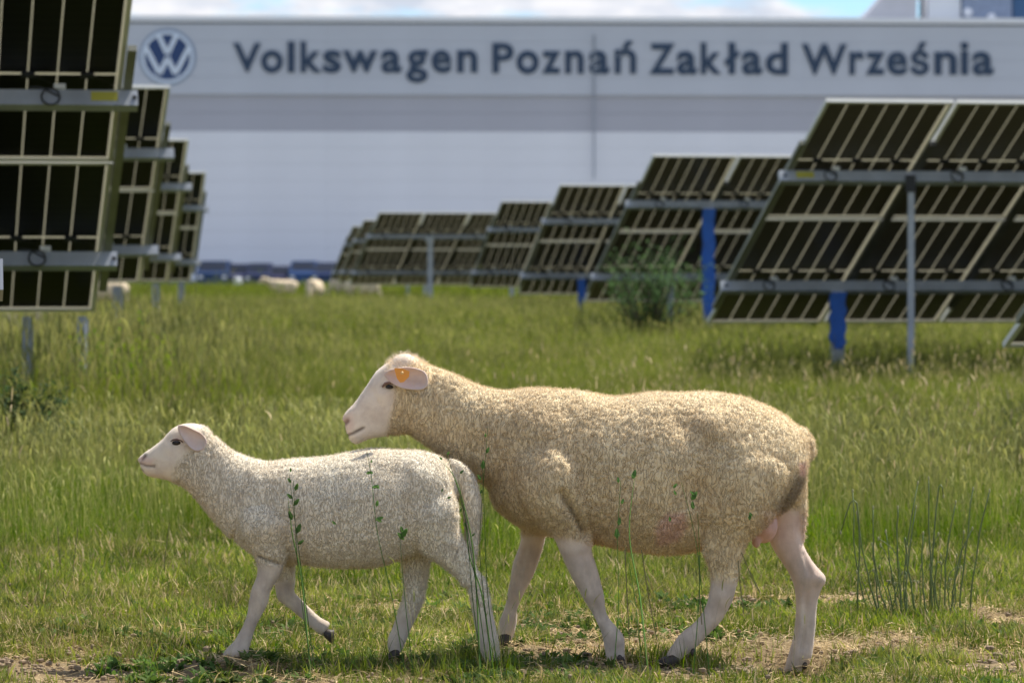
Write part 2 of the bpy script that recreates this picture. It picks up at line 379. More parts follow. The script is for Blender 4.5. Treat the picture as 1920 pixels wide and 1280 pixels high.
def cellmat():
    m = bpy.data.materials.new('solar_cell_rear'); m.use_nodes = True; t = m.node_tree; b = t.nodes['Principled BSDF']
    tc = N(t, 'ShaderNodeTexCoord'); s = N(t, 'ShaderNodeSeparateXYZ'); t.links.new(tc.outputs['Object'], s.inputs[0])
    a = N(t, 'ShaderNodeMath', operation='MULTIPLY', inp={1: 1 / .0925}); f_ = N(t, 'ShaderNodeMath', operation='FRACT')
    c = N(t, 'ShaderNodeMath', operation='LESS_THAN', inp={1: .07})
    t.links.new(s.outputs['Y'], a.inputs[0]); t.links.new(a.outputs[0], f_.inputs[0]); t.links.new(f_.outputs[0], c.inputs[0])
    x = N(t, 'ShaderNodeMix', data_type='RGBA'); x.inputs[6].default_value = (.088, .074, .062, 1); x.inputs[7].default_value = (.13, .11, .09, 1)
    t.links.new(c.outputs[0], x.inputs['Factor']); t.links.new(x.outputs[2], b.inputs['Base Color'])
    b.inputs['Roughness'].default_value = .35; b.inputs['Specular IOR Level'].default_value = .16
    return m
m_cell = cellmat(); m_cell_dim = cellmat(); m_cell_dim.name = 'dim_cell_rear'  # left bank's weaker reflection put into a darker copy of the cell colour
for q in m_cell_dim.node_tree.nodes:
    if q.type == 'MIX': q.inputs[6].default_value = (.006, .006, .008, 1); q.inputs[7].default_value = (.022, .02, .02, 1)
    if q.type == 'BSDF_PRINCIPLED': q.inputs['Specular IOR Level'].default_value = .10
MW, ML, GAP = 1.134, 2.28, .03
cs_, hl = .1765, (ML - .06 - .035) / 2      # cell column width, half length
fm = MB()
for (a, b_) in ((0, .004), (MW - .004, MW)): fm.box(a, b_, 0, ML, 0, .035)
for (a, b_) in ((0.0041, .03), (MW - .03, MW - .0041)): fm.box(a, b_, 0.0305, ML - .0305, .032, .0352)
for (a, b_) in ((0, .004), (ML - .004, ML)): fm.box(.0042, MW - .0042, a, b_, 0.0005, .0345)
for (a, b_) in ((.0041, .03), (ML - .03, ML - .0041)): fm.box(.0045, MW - .0045, a, b_, .0318, .0348)
me_frame = mesh('solar_module', fm.v, fm.f)
me_sheet = mesh('glass_sheet', MB().box(.005, MW - .005, .005, ML - .005, .004, .008).v, MB().box(0, 1, 0, 1, 0, 1).f)
me_cell = mesh('cell_column', MB().box(0, cs_ - .014, 0, hl, .0095, .0125).v, MB().box(0, 1, 0, 1, 0, 1).f)
jm = MB().box(-.04, .04, -.03, .03, .013, .03); jm.tube([(.03, 0, .025), (.1, -.05, .03), (.16, -.1, .035)], .004, 4)
me_jb = mesh('junction_box', jm.v, jm.f)
me_cells_far = MB()
for k in range(6):
    for hh in range(2): me_cells_far.box(.042 + k * cs_, .042 + k * cs_ + cs_ - .014, .03 + hh * (hl + .035), .03 + hh * (hl + .035) + hl, .0095, .0125)
me_cells_far = mesh('cell_grid', me_cells_far.v, me_cells_far.f)
me_cellb = mesh('cell_column', MB().box(0, cs_ - .010, 0, hl, .0095, .0125).v, MB().box(0, 1, 0, 1, 0, 1).f)
def module(parent, M, far, left=False):
    mo = link('solar_module', me_frame, m_alu, parent, M)
    link('glass_sheet', me_sheet, m_sheet, mo)
    if far: link('cell_grid', me_cells_far, m_cell, mo)
    else:
        for k in range(6):
            for hh in range(2):
                link('cell_column', me_cellb if left else me_cell, m_cell_dim if left else m_cell, mo, Matrix.Translation((.042 + k * cs_, .03 + hh * (hl + .035), 0)))
    for u in (.21, .567, .92): link('junction_box', me_jb, m_jb, mo, Matrix.Translation((u, ML / 2, 0)))
def table(o, th, ti, ncol, right_end, label, group, posts, far=False, detail=False, pstick=.12):
    """o: lower corner of the end seen, camera height as zero; posts: (u, v, width, material, name)"""
    th, ti = R(th), R(ti)
    gx, gy = o[0], o[1]; gz = float(zground(gx, gy))
    e = empty('solar_table', (gx, gy, gz), label, 'solar panels', group)
    r_ = Vector((math.cos(th), math.sin(th), 0)); sv = Vector((math.sin(th) * math.cos(ti), -math.cos(th) * math.cos(ti), math.sin(ti))); w = r_.cross(sv)
    B = Matrix((r_, sv, w)).transposed().to_4x4(); B.translation = Vector((0, 0, CAMH + o[2] - gz))
    pitch = MW + GAP; u0 = -(ncol * pitch - GAP) if right_end else 0
    for c_ in range(ncol):
        for k in range(2): module(e, B @ Matrix.Translation((u0 + c_ * pitch, k * (ML + .02), 0)), far, right_end)
    ua, ub = u0, u0 + ncol * pitch - GAP
    S = 2 * ML + .02
    for c_ in range(ncol + 1):                       # rafters under the joints
        uu = u0 + c_ * pitch - GAP / 2; off = .045 if c_ == 0 else (-.045 if c_ == ncol else 0)
        if c_ == 0: uu = u0 - .03
        if c_ == ncol: uu = ub + .03
        rw = .026 if c_ in (0, ncol) else .03; MB().box(uu - rw, uu + rw, .42, S - .72, .0365, .075).build('rafter', m_raft if c_ in (0, ncol) else m_raft_shade, e, B)
    for v in (ML / 2 - .11, ML * 1.5 - .09):        # purlins
        pm_ = MB().box(ua - pstick, ub + pstick, v - .03, v + .03, .0765, .178); pm_.box(ua - pstick, ub + pstick, v - .055, v - .0305, .165, .178)
        pu = pm_.build('purlin', m_galv, e, B)
        if detail:
            ue = ub if right_end else ua; sg = -1 if right_end else 1
            if v > 2: MB().box(min(ue + sg * .03, ue + sg * .19), max(ue + sg * .03, ue + sg * .19), v + .0305, v + .034, .09, .15).build('sticker', m_yel, pu)
            MB().box(ue - sg * .07 - .012, ue - sg * .07 + .012, v + .0305, v + .036, .115, .14).build('bolt', m_jb, pu)
        step = 0
        for c_ in range(ncol):
            uc = u0 + c_ * pitch + MW * (.62 if right_end else .3)
            lp = MB(); pts = [Vector((uc + .055 * math.cos(a), v + .042, .13 + .055 * math.sin(a))) for a in np.linspace(0, 2 * math.pi, 15)]
            pts += [Vector((uc - .05, v + .04, .07)), Vector((uc - .12, v + .03, .06))]
            lp.tube(pts, .006, 5); lp.build('cable_loop', m_jb, e, B)
            MB().box(uc + .02, uc + .09, v + .0, v + .05, .0755 - .03, .0763).build('clamp', m_clip, e, B)
    iB = B
    for (u, v, wd, mat, nm) in posts:
        top = iB @ Vector((u, v, .16))
        zb = float(zground(gx + top.x, gy + top.y)) - gz - .3
        if mat is m_blue:      # steel post behind, blue wrap on its near face down to knee height
            MB().box(top.x - wd * .5, top.x + wd * .35, top.y - .05, top.y + .05, zb, top.z).build(nm, m_galv, e)
            n = 9; vs = []; fs = []; zlo = zb + .3 + .28
            for k in range(n + 1):
                z = zlo + (top.z - zlo - .02) * k / n; jj = .012 * math.sin(k * 2.3); sh = .55 if k == 0 else 1
                for (xx, yy) in ((-wd * .56 * sh + jj, -.07), (wd * .40 * sh + jj, -.075), (wd * .40 * sh + jj, .06), (-wd * .56 * sh + jj, .06)): vs.append((top.x + xx, top.y + yy, z))
            for k in range(n):
                for q in range(4): fs.append((k * 4 + q, k * 4 + (q + 1) % 4, k * 4 + 4 + (q + 1) % 4, k * 4 + 4 + q))
            fs += [(0, 3, 2, 1), tuple(n * 4 + q for q in range(4))]
            MB().add(vs, fs).build('blue_cover', m_blue, e)
        else:
            pp = MB().box(top.x - wd / 2, top.x + wd / 2, top.y - .035, top.y + .035, zb, top.z + .02)
            pp.box(top.x + wd / 2 - .008, top.x + wd / 2 + .014, top.y + .0351, top.y + .045, zb, top.z)
            pp.build(nm, m_galv, e)
            if v > 2: MB().box(top.x - wd, top.x + wd * .8, top.y - .05, top.y - .036, top.z - .1, top.z + .05).build('post_bracket', m_jb if detail else m_galv, e)
    return e
PU, PL_ = ML * 1.5 - .09, ML / 2 - .11
GR = 'solar tables of the right bank'; GL = 'solar tables of the left bank'
table((1.873, 36.835, -.364), 11.14, 24.9, 4, False, 'largest right hand table, grey upright in front and blue wrapped post below', GR,
      [(1.08, PU, .05, m_galv, 'post'), (1.02, PL_, .15, m_blue, 'post'), (4.2, PU, .05, m_galv, 'post'), (4.2, PL_, .09, m_galv, 'post')], detail=True)
table((2.745, 21.5, -.337), 11.1, 24.9, 2, False, 'nearest right hand table with only its lower corner in view at the photo edge', GR, [(1.6, PU, .05, m_galv, 'post'), (1.6, PL_, .09, m_galv, 'post')], detail=True)
table((1.018, 54.21, -.252), 11.43, 24.8, 4, False, 'right hand table with a tall blue wrapped post behind the green bush', GR, [(1.03, PU, .17, m_blue, 'post'), (1.0, PL_, .08, m_galv, 'post'), (3.9, PU, .05, m_galv, 'post')])
table((.097, 69.37, -.199), 9.9, 24, 4, False, 'right hand table with a short blue post, left of the bush', GR, [(1.0, PL_, .15, m_blue, 'post'), (2.9, PU, .05, m_galv, 'post')])
table((-.981, 88.46, -.093), 10.3, 24.2, 4, False, 'small table just left of the short blue post', GR, [(2.4, PU, .05, m_galv, 'post')], far=True)
table((-4.2, 99.2, -.052), 12.5, 23, 4, False, 'low wide far table with a grey post in its middle', GR, [(1.5, PU, .11, m_galv, 'post'), (3.6, PU, .11, m_galv, 'post')], far=True)
table((-5.15, 114, .0), 12.5, 23, 3, False, 'far table peeping out left behind the low wide one', GR, [(2, PU, .1, m_galv, 'post')], far=True)
table((-6.05, 128, .03), 12.5, 23, 3, False, 'farthest table at the left tip of the right bank', GR, [(2, PU, .1, m_galv, 'post')], far=True)
table((-2.84, 26.152, -.17), 9.3, 24.46, 4, True, 'large near black table filling the upper left corner of the photo', GL,
      [(-.47, .15, .05, m_galv, 'post'), (-.10, .15, .055, m_galv, 'post'), (-3.2, PU, .05, m_galv, 'post')], detail=True, pstick=.09)
table((-1.87, 12.43, -.3), 9.3, 24.46, 2, True, 'nearest left table of which only a beam end shows at the left edge', GL, [(-1.9, PU, .05, m_galv, 'post'), (-1.9, PL_, .085, m_galv, 'post')], detail=True, pstick=.19)
table((-3.913, 40.40, .023), 9.4, 23.6, 3, True, 'left table below the round emblem, second from the camera in view', GL, [(-.25, .15, .09, m_galv, 'post')])
table((-5.034, 56.2, .038), 8.96, 24.6, 3, True, 'third left table, between the larger one and the last one', GL, [(-.2, .15, .09, m_galv, 'post')])
table((-6.078, 72.69, .052), 8.5, 24.8, 3, True, 'last and smallest table of the left bank', GL, [(-.2, .15, .1, m_galv, 'post')])

# ------------------------------------------------------------------ sheep
def loft(mb, secs, D, n=28, ex=2.3):
    """secs: (px_a, py_a, px_b, py_b, half width m, y offset) upper and lower outline points of each section"""
    vs = []; fs = []
    m = len(secs)
    for (ax, ay, bx, by, hw, yo) in secs:
        a = P(ax, ay, D + yo); b_ = P(bx, by, D + yo); c = (a + b_) / 2; h = (a - b_) / 2
        for k in range(n):
            t = 2 * math.pi * k / n; ct, st = math.cos(t), math.sin(t)
            q = lambda w_: math.copysign(abs(w_) ** (2 / ex), w_)
            vs.append(c + h * q(ct) + Vector((0, hw * q(st), 0)))
    for i in range(m - 1):
        for k in range(n):
            k2 = (k + 1) % n; fs.append((i * n + k, i * n + k2, (i + 1) * n + k2, (i + 1) * n + k))
    for i, rev in ((0, 1), (m - 1, 0)):          # domed caps
        c = sum((vs[i * n + k] for k in range(n)), Vector()) / n
        vs.append(c); ci = len(vs) - 1
        for k in range(n):
            k2 = (k + 1) % n; fs.append((ci, i * n + k2, i * n + k) if rev else (ci, i * n + k, i * n + k2))
    mb.add(vs, fs)
def dens(secs, sub=4):
    """smooth (Catmull-Rom) resampling of sections"""
    s = np.array([q if len(q) == 6 else (*q, 0) for q in secs], float); o = []
    for i in range(len(s) - 1):
        p0, p1, p2, p3 = s[max(i - 1, 0)], s[i], s[i + 1], s[min(i + 2, len(s) - 1)]
        for k in range(sub):
            t = k / sub; v = .5 * ((2 * p1) + (-p0 + p2) * t + (2 * p0 - 5 * p1 + 4 * p2 - p3) * t * t + (-p0 + 3 * p1 - 3 * p2 + p3) * t ** 3)
            v[4] = max(v[4], .004); o.append(tuple(v))
    return o + [tuple(s[-1])]
def limb(rows, yo, kw=.8, sc_=1 / 690):
    """rows: (x left, x right, y) in photo pixels, horizontal cuts; -> sections with depth width from their breadth"""
    o = []
    for i, q in enumerate(rows):
        l, r, y = q[:3]; yy = q[3] if len(q) > 3 else yo
        o.append((l, y, r, y, (r - l) / 2 * sc_ * kw, yy))
    return o
def pathlimb(rows, yo, kw=.85, sc_=1 / 690):
    """rows: (x, y, radius px) along an oblique limb"""
    o = []
    for i, q in enumerate(rows):
        x, y, r = q[:3]
        x0, y0 = rows[max(i - 1, 0)][:2]; x1, y1 = rows[min(i + 1, len(rows) - 1)][:2]
        d = math.hypot(x1 - x0, y1 - y0); nx_, ny_ = -(y1 - y0) / d, (x1 - x0) / d
        o.append((x + nx_ * r, y + ny_ * r, x - nx_ * r, y - ny_ * r, r * sc_ * kw, q[3] if len(q) > 3 else yo))
    return o
def remeshed(mb, voxel, it=6, target=None):
    me = mesh('tmp', mb.v, mb.f); o = bpy.data.objects.new('tmp', me); C.objects.link(o)
    r_ = o.modifiers.new('r', 'REMESH'); r_.mode = 'VOXEL'; r_.voxel_size = voxel
    s = o.modifiers.new('s', 'SMOOTH'); s.factor = .5; s.iterations = it
    bpy.context.view_layer.update()
    me2 = bpy.data.meshes.new_from_object(o.evaluated_get(deps())); bpy.data.objects.remove(o); me2.materials.clear()
    return me2
def polydist(px, py, poly):
    """signed distance (inside positive) of points to a polygon, in pixels"""
    poly = np.array(poly, float); n = len(poly); d = np.full(px.shape, 1e9); ins = np.zeros(px.shape, bool)
    for i in range(n):
        a, b_ = poly[i], poly[(i + 1) % n]; e = b_ - a
        t = np.clip(((px - a[0]) * e[0] + (py - a[1]) * e[1]) / (e @ e), 0, 1)
        d = np.minimum(d, np.hypot(px - a[0] - t * e[0], py - a[1] - t * e[1]))
        cnd = ((a[1] > py) != (b_[1] > py)) & (px < (b_[0] - a[0]) * (py - a[1]) / (b_[1] - a[1] + 1e-12) + a[0]); ins ^= cnd
    return np.where(ins, d, -d)
def linedist(px, py, pts):
    d = np.full(px.shape, 1e9); pts = np.array(pts, float)
    for a, b_ in zip(pts[:-1], pts[1:]):
        e = b_ - a; t = np.clip(((px - a[0]) * e[0] + (py - a[1]) * e[1]) / (e @ e), 0, 1)
        d = np.minimum(d, np.hypot(px - a[0] - t * e[0], py - a[1] - t * e[1]))
    return d
def topix(co):
    y = co[:, 1] * ca - (co[:, 2] - CAMH) * sa; z = co[:, 1] * sa + (co[:, 2] - CAMH) * ca
    return 960 + F * co[:, 0] / y, 640 - F * z / y

def fleece_mat(name, light, dark, skin, skin_dark, transl=0.0, crk=100, crk_s=.36, leg=(.48, .39, .315)):
    m = bpy.data.materials.new(name); m.use_nodes = True; t = m.node_tree; b = t.nodes['Principled BSDF']
    b.inputs['Roughness'].default_value = .9; b.inputs['Specular IOR Level'].default_value = .12
    b.inputs['Sheen Weight'].default_value = .25; b.inputs['Sheen Roughness'].default_value = .5
    tc = N(t, 'ShaderNodeTexCoord')
    def noise_(sc_, det=5, scale=(1, 1, 1)):
        mp = N(t, 'ShaderNodeMapping'); mp.inputs['Scale'].default_value = scale; n_ = N(t, 'ShaderNodeTexNoise', inp={'Scale': sc_, 'Detail': det, 'Roughness': .6})
        t.links.new(tc.outputs['Object'], mp.inputs[0]); t.links.new(mp.outputs[0], n_.inputs['Vector']); return n_
    vm = N(t, 'ShaderNodeMapping'); vm.inputs['Scale'].default_value = (1.25, 1, .34); vd = N(t, 'ShaderNodeMix', data_type='VECTOR', inp={'Factor': .025})
    vn = N(t, 'ShaderNodeTexNoise', inp={'Scale': 22, 'Detail': 3}); t.links.new(tc.outputs['Object'], vn.inputs['Vector']); t.links.new(tc.outputs['Object'], vd.inputs[4]); t.links.new(vn.outputs['Color'], vd.inputs[5])
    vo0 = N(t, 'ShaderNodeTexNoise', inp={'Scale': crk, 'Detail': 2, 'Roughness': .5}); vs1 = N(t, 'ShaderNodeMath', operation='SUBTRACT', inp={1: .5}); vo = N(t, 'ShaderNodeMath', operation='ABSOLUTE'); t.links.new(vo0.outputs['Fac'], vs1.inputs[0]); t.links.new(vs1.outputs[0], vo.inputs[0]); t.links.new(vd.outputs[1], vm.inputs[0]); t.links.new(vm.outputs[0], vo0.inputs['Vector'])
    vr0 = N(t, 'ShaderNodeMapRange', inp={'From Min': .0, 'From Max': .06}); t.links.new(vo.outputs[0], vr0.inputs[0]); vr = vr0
    nb = noise_(5); nf = noise_(55, 4, (1, 1, .45)); nc = noise_(230, 2)
    r1 = N(t, 'ShaderNodeMapRange', inp={'From Min': .35, 'From Max': .68}); r2 = N(t, 'ShaderNodeMapRange', inp={'From Min': .30, 'From Max': .50})
    t.links.new(nb.outputs['Fac'], r1.inputs[0]); t.links.new(nf.outputs['Fac'], r2.inputs[0])
    c1 = N(t, 'ShaderNodeMix', data_type='RGBA'); c1.inputs[6].default_value = (*light, 1); c1.inputs[7].default_value = (*[l * .45 + d * .55 for l, d in zip(light, dark)], 1)
    t.links.new(r1.outputs[0], c1.inputs['Factor'])
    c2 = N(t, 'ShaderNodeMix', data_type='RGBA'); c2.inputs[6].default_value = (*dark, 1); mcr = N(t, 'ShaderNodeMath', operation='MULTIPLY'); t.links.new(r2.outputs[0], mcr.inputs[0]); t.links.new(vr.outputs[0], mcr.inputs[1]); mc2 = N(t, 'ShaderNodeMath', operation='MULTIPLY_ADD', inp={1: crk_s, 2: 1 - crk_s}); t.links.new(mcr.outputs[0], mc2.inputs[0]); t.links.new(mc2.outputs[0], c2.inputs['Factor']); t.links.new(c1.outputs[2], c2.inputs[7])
    ab = N(t, 'ShaderNodeAttribute', attribute_name='bare'); ad = N(t, 'ShaderNodeAttribute', attribute_name='dark')
    ns = noise_(18); rs = N(t, 'ShaderNodeMapRange', inp={'From Min': .42, 'From Max': .75}); t.links.new(ns.outputs['Fac'], rs.inputs[0])
    cs = N(t, 'ShaderNodeMix', data_type='RGBA'); cs.inputs[6].default_value = (*skin, 1); cs.inputs[7].default_value = (*skin_dark, 1); t.links.new(rs.outputs[0], cs.inputs['Factor'])
    c3 = N(t, 'ShaderNodeMix', data_type='RGBA'); t.links.new(ab.outputs['Fac'], c3.inputs['Factor']); t.links.new(c2.outputs[2], c3.inputs[6]); t.links.new(cs.outputs[2], c3.inputs[7])
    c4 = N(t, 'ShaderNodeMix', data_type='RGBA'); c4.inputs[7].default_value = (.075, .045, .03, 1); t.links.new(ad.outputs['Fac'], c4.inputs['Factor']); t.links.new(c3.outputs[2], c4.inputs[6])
    ap = N(t, 'ShaderNodeAttribute', attribute_name='pink'); c5 = N(t, 'ShaderNodeMix', data_type='RGBA'); c5.inputs[7].default_value = (.72, .45, .36, 1)
    t.links.new(ap.outputs['Fac'], c5.inputs['Factor']); t.links.new(c4.outputs[2], c5.inputs[6])
    al = N(t, 'ShaderNodeAttribute', attribute_name='leg'); nl_ = noise_(34, 6, (1, 1, .5)); rl = N(t, 'ShaderNodeMapRange', inp={'From Min': .3, 'From Max': .7, 'To Min': .25, 'To Max': 1}); t.links.new(nl_.outputs['Fac'], rl.inputs[0])
    ml = N(t, 'ShaderNodeMath', operation='MULTIPLY'); t.links.new(al.outputs['Fac'], ml.inputs[0]); t.links.new(rl.outputs[0], ml.inputs[1]); c6 = N(t, 'ShaderNodeMix', data_type='RGBA'); c6.inputs[7].default_value = (*leg, 1); t.links.new(ml.outputs[0], c6.inputs['Factor']); t.links.new(c5.outputs[2], c6.inputs[6]); c5 = c6
    t.links.new(c5.outputs[2], b.inputs['Base Color'])
    trn = N(t, 'ShaderNodeBsdfTranslucent'); sh = N(t, 'ShaderNodeMixShader', inp={0: transl}); t.links.new(c5.outputs[2], trn.inputs[0]); t.links.new(b.outputs[0], sh.inputs[1]); t.links.new(trn.outputs[0], sh.inputs[2]); t.links.new(sh.outputs[0], t.nodes['Material Output'].inputs[0])
    ad2 = N(t, 'ShaderNodeMath', operation='ADD'); t.links.new(nf.outputs['Fac'], ad2.inputs[0])
    mu = N(t, 'ShaderNodeMath', operation='MULTIPLY', inp={1: .35}); t.links.new(nc.outputs['Fac'], mu.inputs[0]); t.links.new(mu.outputs[0], ad2.inputs[1])
    ad3 = N(t, 'ShaderNodeMath', operation='ADD'); vh = N(t, 'ShaderNodeMath', operation='MULTIPLY', inp={1: .6}); t.links.new(vr.outputs[0], vh.inputs[0]); t.links.new(ad2.outputs[0], ad3.inputs[0]); t.links.new(vh.outputs[0], ad3.inputs[1])
    iv = N(t, 'ShaderNodeMath', operation='MULTIPLY_ADD', inp={1: -.9, 2: 1}); t.links.new(ab.outputs['Fac'], iv.inputs[0])
    bp = N(t, 'ShaderNodeBump', inp={'Distance': .0042}); t.links.new(iv.outputs[0], bp.inputs['Strength']); t.links.new(ad3.outputs[0], bp.inputs['Height']); t.links.new(bp.outputs[0], b.inputs['Normal'])
    return m
def finish_body(me, D, bare_polys, darks, pinks, grooves, wool_amp, pscale, seed=0, lim=1000):
    n = len(me.vertices); co = np.empty(n * 3); me.vertices.foreach_get('co', co); co = co.reshape(-1, 3)
    no = np.empty(n * 3); me.vertices.foreach_get('normal', no); no = no.reshape(-1, 3)
    px, py = topix(co)
    bare = np.zeros(n)
    for poly, soft, side in bare_polys:
        b_ = smooth01(polydist(px, py, poly) / soft + .5)
        if side == 'near': b_ = b_ * (co[:, 1] < D)
        if side == 'far': b_ = b_ * smooth01((co[:, 1] - D + .02) / .04)
        bare = np.maximum(bare, b_)
    dark = np.zeros(n); pink = np.zeros(n); disp = np.zeros(n)
    for pts, w_, s in darks: dark = np.maximum(dark, s * (1 - smooth01(linedist(px, py, pts) / w_)) * (co[:, 1] < D + .03))
    for poly, soft, s, side in pinks:
        q = s * smooth01(polydist(px, py, poly) / soft + .5)
        if side == 'near': q = q * (co[:, 1] < D)
        pink = np.maximum(pink, q)
    for pts, w_, dep, side in grooves:
        g = np.exp(-(linedist(px, py, pts) / w_) ** 2) * dep
        if side == 'near': g = g * (co[:, 1] < D)
        disp -= g
    wool = 1 - bare; leg = bare * smooth01((py - lim) / 60)
    nz = np.empty(n); nl = np.empty(n)
    for i in range(n):
        x, y, z = co[i]
        w1 = mnoise.noise((x * 9 + seed, y * 9, z * 7)) * .6
        nz[i] = abs(mnoise.noise((x * 62 + w1 * 6 + seed, y * 62, z * 30 + w1 * 5)))
        nl[i] = mnoise.noise((x * 13 + seed, y * 13, z * 13))
    crack = 1 - smooth01(nz / .22)
    disp += wool * (wool_amp * (.6 - crack) + wool_amp * 1.1 * nl) + bare * (nl * wool_amp * .35 + .0010 * (.5 - nz))
    for bx, by, br, ba in BUMPS.get(seed, []): disp += ba * np.exp(-((px - bx) ** 2 + (py - by) ** 2) / (2 * br * br)) * wool * (co[:, 1] < D + .02)
    for bx, by, br, ba in KNOBS.get(seed, []): disp += ba * np.exp(-((px - bx) ** 2 + (py - by) ** 2) / (2 * br * br))
    co2 = co + no * disp[:, None]
    me.vertices.foreach_set('co', co2.ravel())
    for nm, arr in (('bare', bare), ('dark', dark), ('pink', pink), ('leg', leg)):
        a = me.attributes.new(nm, 'FLOAT', 'POINT'); a.data.foreach_set('value', arr)
    me.polygons.foreach_set('use_smooth', [True] * len(me.polygons)); me.update()
    return co2, no, wool
KNOBS = {3: [(1116, 1118, 11, .005), (1128, 1150, 12, -.003), (1160, 1196, 10, .005), (1152, 1228, 9, -.002), (966, 1112, 10, .004), (950, 1180, 10, .004), (1538, 1086, 9, .006), (1515, 1130, 14, -.002), (1505, 1225, 11, .004), (1360, 1120, 10, .004), (1295, 1200, 11, .004), (718, 735, 12, .004), (700, 790, 16, -.003), (735, 770, 22, .005), (660, 772, 8, .003), (652, 800, 7, -.002)],
    11: [(488, 1108, 9, .004), (475, 1140, 9, -.002), (450, 1195, 9, .003), (538, 1116, 8, .003), (606, 1172, 8, .003), (898, 1086, 8, .004), (914, 1210, 9, .003), (774, 1120, 9, .003), (746, 1195, 9, .003), (314, 838, 7, .003), (322, 868, 14, .003), (290, 874, 8, -.002), (272, 862, 5, .002)]}
BUMPS = {3: [(985, 790, 26, .010), (1030, 860, 38, .006), (1010, 940, 30, .010), (1090, 800, 30, -.010), (1170, 850, 36, .007), (1235, 880, 30, .006), (1290, 800, 24, -.012), (1300, 930, 22, -.014), (1332, 795, 20, .012),
              (1395, 850, 30, .012), (1440, 815, 22, -.007), (1470, 870, 26, .008), (870, 790, 24, .006), (905, 840, 20, -.007), (1120, 930, 30, .005), (1200, 960, 30, .006), (1055, 760, 18, -.006), (1220, 770, 26, .006)],
         11: [(490, 900, 18, .007), (470, 960, 22, .005), (525, 920, 16, -.006), (590, 960, 26, .004), (680, 930, 28, .004), (745, 890, 16, -.007), (790, 900, 22, .007), (800, 970, 24, .005), (420, 890, 12, .003), (560, 1010, 22, .004)]}
def fibres(me, co, no, wool, count, length, width, rg, crown_on=0):
    """short tufts of fleece standing on the body; they carry the skin's own attributes"""
    w = np.clip(wool, 0, 1); fur = np.clip(w + .35, 0, 1)
    pick = rg.choice(len(co), count, p=fur / fur.sum()); L_ = length * (.25 + .75 * w[pick]) * rg.uniform(.5, 1.25, count)
    bx_, by_ = topix(co[pick]); crown = (bx_ > 728) & (bx_ < 800) & (by_ < 694) & (crown_on > 0); L_ = np.where(crown, rg.uniform(.008, .022, count), L_)
    base = co[pick] + rg.normal(0, .0015, (count, 3)); nrm = no[pick]
    d = nrm * .8 + rg.normal(0, .38, (count, 3)) + np.array([0.12, 0, -.45]); d /= np.linalg.norm(d, axis=1)[:, None]
    d2 = d + rg.normal(0, .6, (count, 3)) + np.array([0, 0, -.3]); d2 /= np.linalg.norm(d2, axis=1)[:, None]
    s = np.cross(d, rg.normal(0, 1, (count, 3))); s /= np.linalg.norm(s, axis=1)[:, None]; s *= width / 2
    m_ = base + d * L_[:, None] * .55; t_ = m_ + d2 * L_[:, None] * .5; base = base - nrm * .002
    V = np.stack([base - s, base + s, m_ + s * .8, m_ - s * .8, t_], 1).reshape(-1, 3)
    k = np.arange(count) * 5
    fq = np.stack([k, k + 1, k + 2, k + 3], 1); ft = np.stack([k + 3, k + 2, k + 4], 1)
    out_ = bpy.data.meshes.new('fleece'); out_.vertices.add(len(V)); out_.vertices.foreach_set('co', V.ravel())
    li = np.concatenate([fq.ravel(), ft.ravel()]); out_.loops.add(len(li)); out_.loops.foreach_set('vertex_index', li)
    ls = np.concatenate([np.arange(count) * 4, count * 4 + np.arange(count) * 3]); out_.polygons.add(2 * count); out_.polygons.foreach_set('loop_start', ls); out_.update(calc_edges=True)
    for nm in ('bare', 'dark', 'pink', 'leg'):
        src = np.empty(len(me.vertices)); me.attributes[nm].data.foreach_get('value', src)
        a = out_.attributes.new(nm, 'FLOAT', 'POINT'); a.data.foreach_set('value', np.repeat(src[pick], 5))
    return out_
def leafshape(pts, D, yo_f, thick=.004, cup=.012):
    """a thin shell with a rim from a photo outline; yo_f(px,py) gives depth offset; cupped towards its middle"""
    m = MB(); c = np.mean(np.array(pts), 0); n = len(pts); rings = [1, .93, .8, .55, .25]; vs = []; fs = []
    for side in (0, 1):
        for ri, r_ in enumerate(rings):
            for (x, y) in pts:
                X_, Y_ = c[0] + (x - c[0]) * r_, c[1] + (y - c[1]) * r_
                dep = cup * (1 - r_ * r_) + (thick if side else 0) * (1 if ri else .5) - (.004 if ri == 1 else 0) * (0 if side else 1)
                vs.append(P(X_, Y_, D + yo_f(X_, Y_) + dep))
        vs.append(P(c[0], c[1], D + yo_f(c[0], c[1]) + cup + (thick if side else 0)))
    S_ = len(rings) * n + 1
    for side in (0, 1):
        for ri in range(len(rings) - 1):
            for k in range(n):
                a, b_, c_, d = (side * S_ + ri * n + k, side * S_ + ri * n + (k + 1) % n, side * S_ + (ri + 1) * n + (k + 1) % n, side * S_ + (ri + 1) * n + k)
                fs.append((a, b_, c_, d) if side else (d, c_, b_, a))
        for k in range(n):
            a, b_, c_ = side * S_ + (len(rings) - 1) * n + k, side * S_ + (len(rings) - 1) * n + (k + 1) % n, side * S_ + len(rings) * n
            fs.append((a, b_, c_) if side else (c_, b_, a))
    for k in range(n): fs.append((k, (k + 1) % n, S_ + (k + 1) % n, S_ + k))
    return m.add(vs, fs)
def spline(pts, sub=4):
    n = len(pts); o = []
    p = np.array(pts, float)
    for i in range(n):
        p0, p1, p2, p3 = p[i - 1], p[i], p[(i + 1) % n], p[(i + 2) % n]
        for k in range(sub):
            t = k / sub; o.append(tuple(.5 * ((2 * p1) + (-p0 + p2) * t + (2 * p0 - 5 * p1 + 4 * p2 - p3) * t * t + (-p0 + 3 * p1 - 3 * p2 + p3) * t ** 3)))
    return o
def shift(mb, o):
    mb.v = [v - o for v in mb.v]; return mb
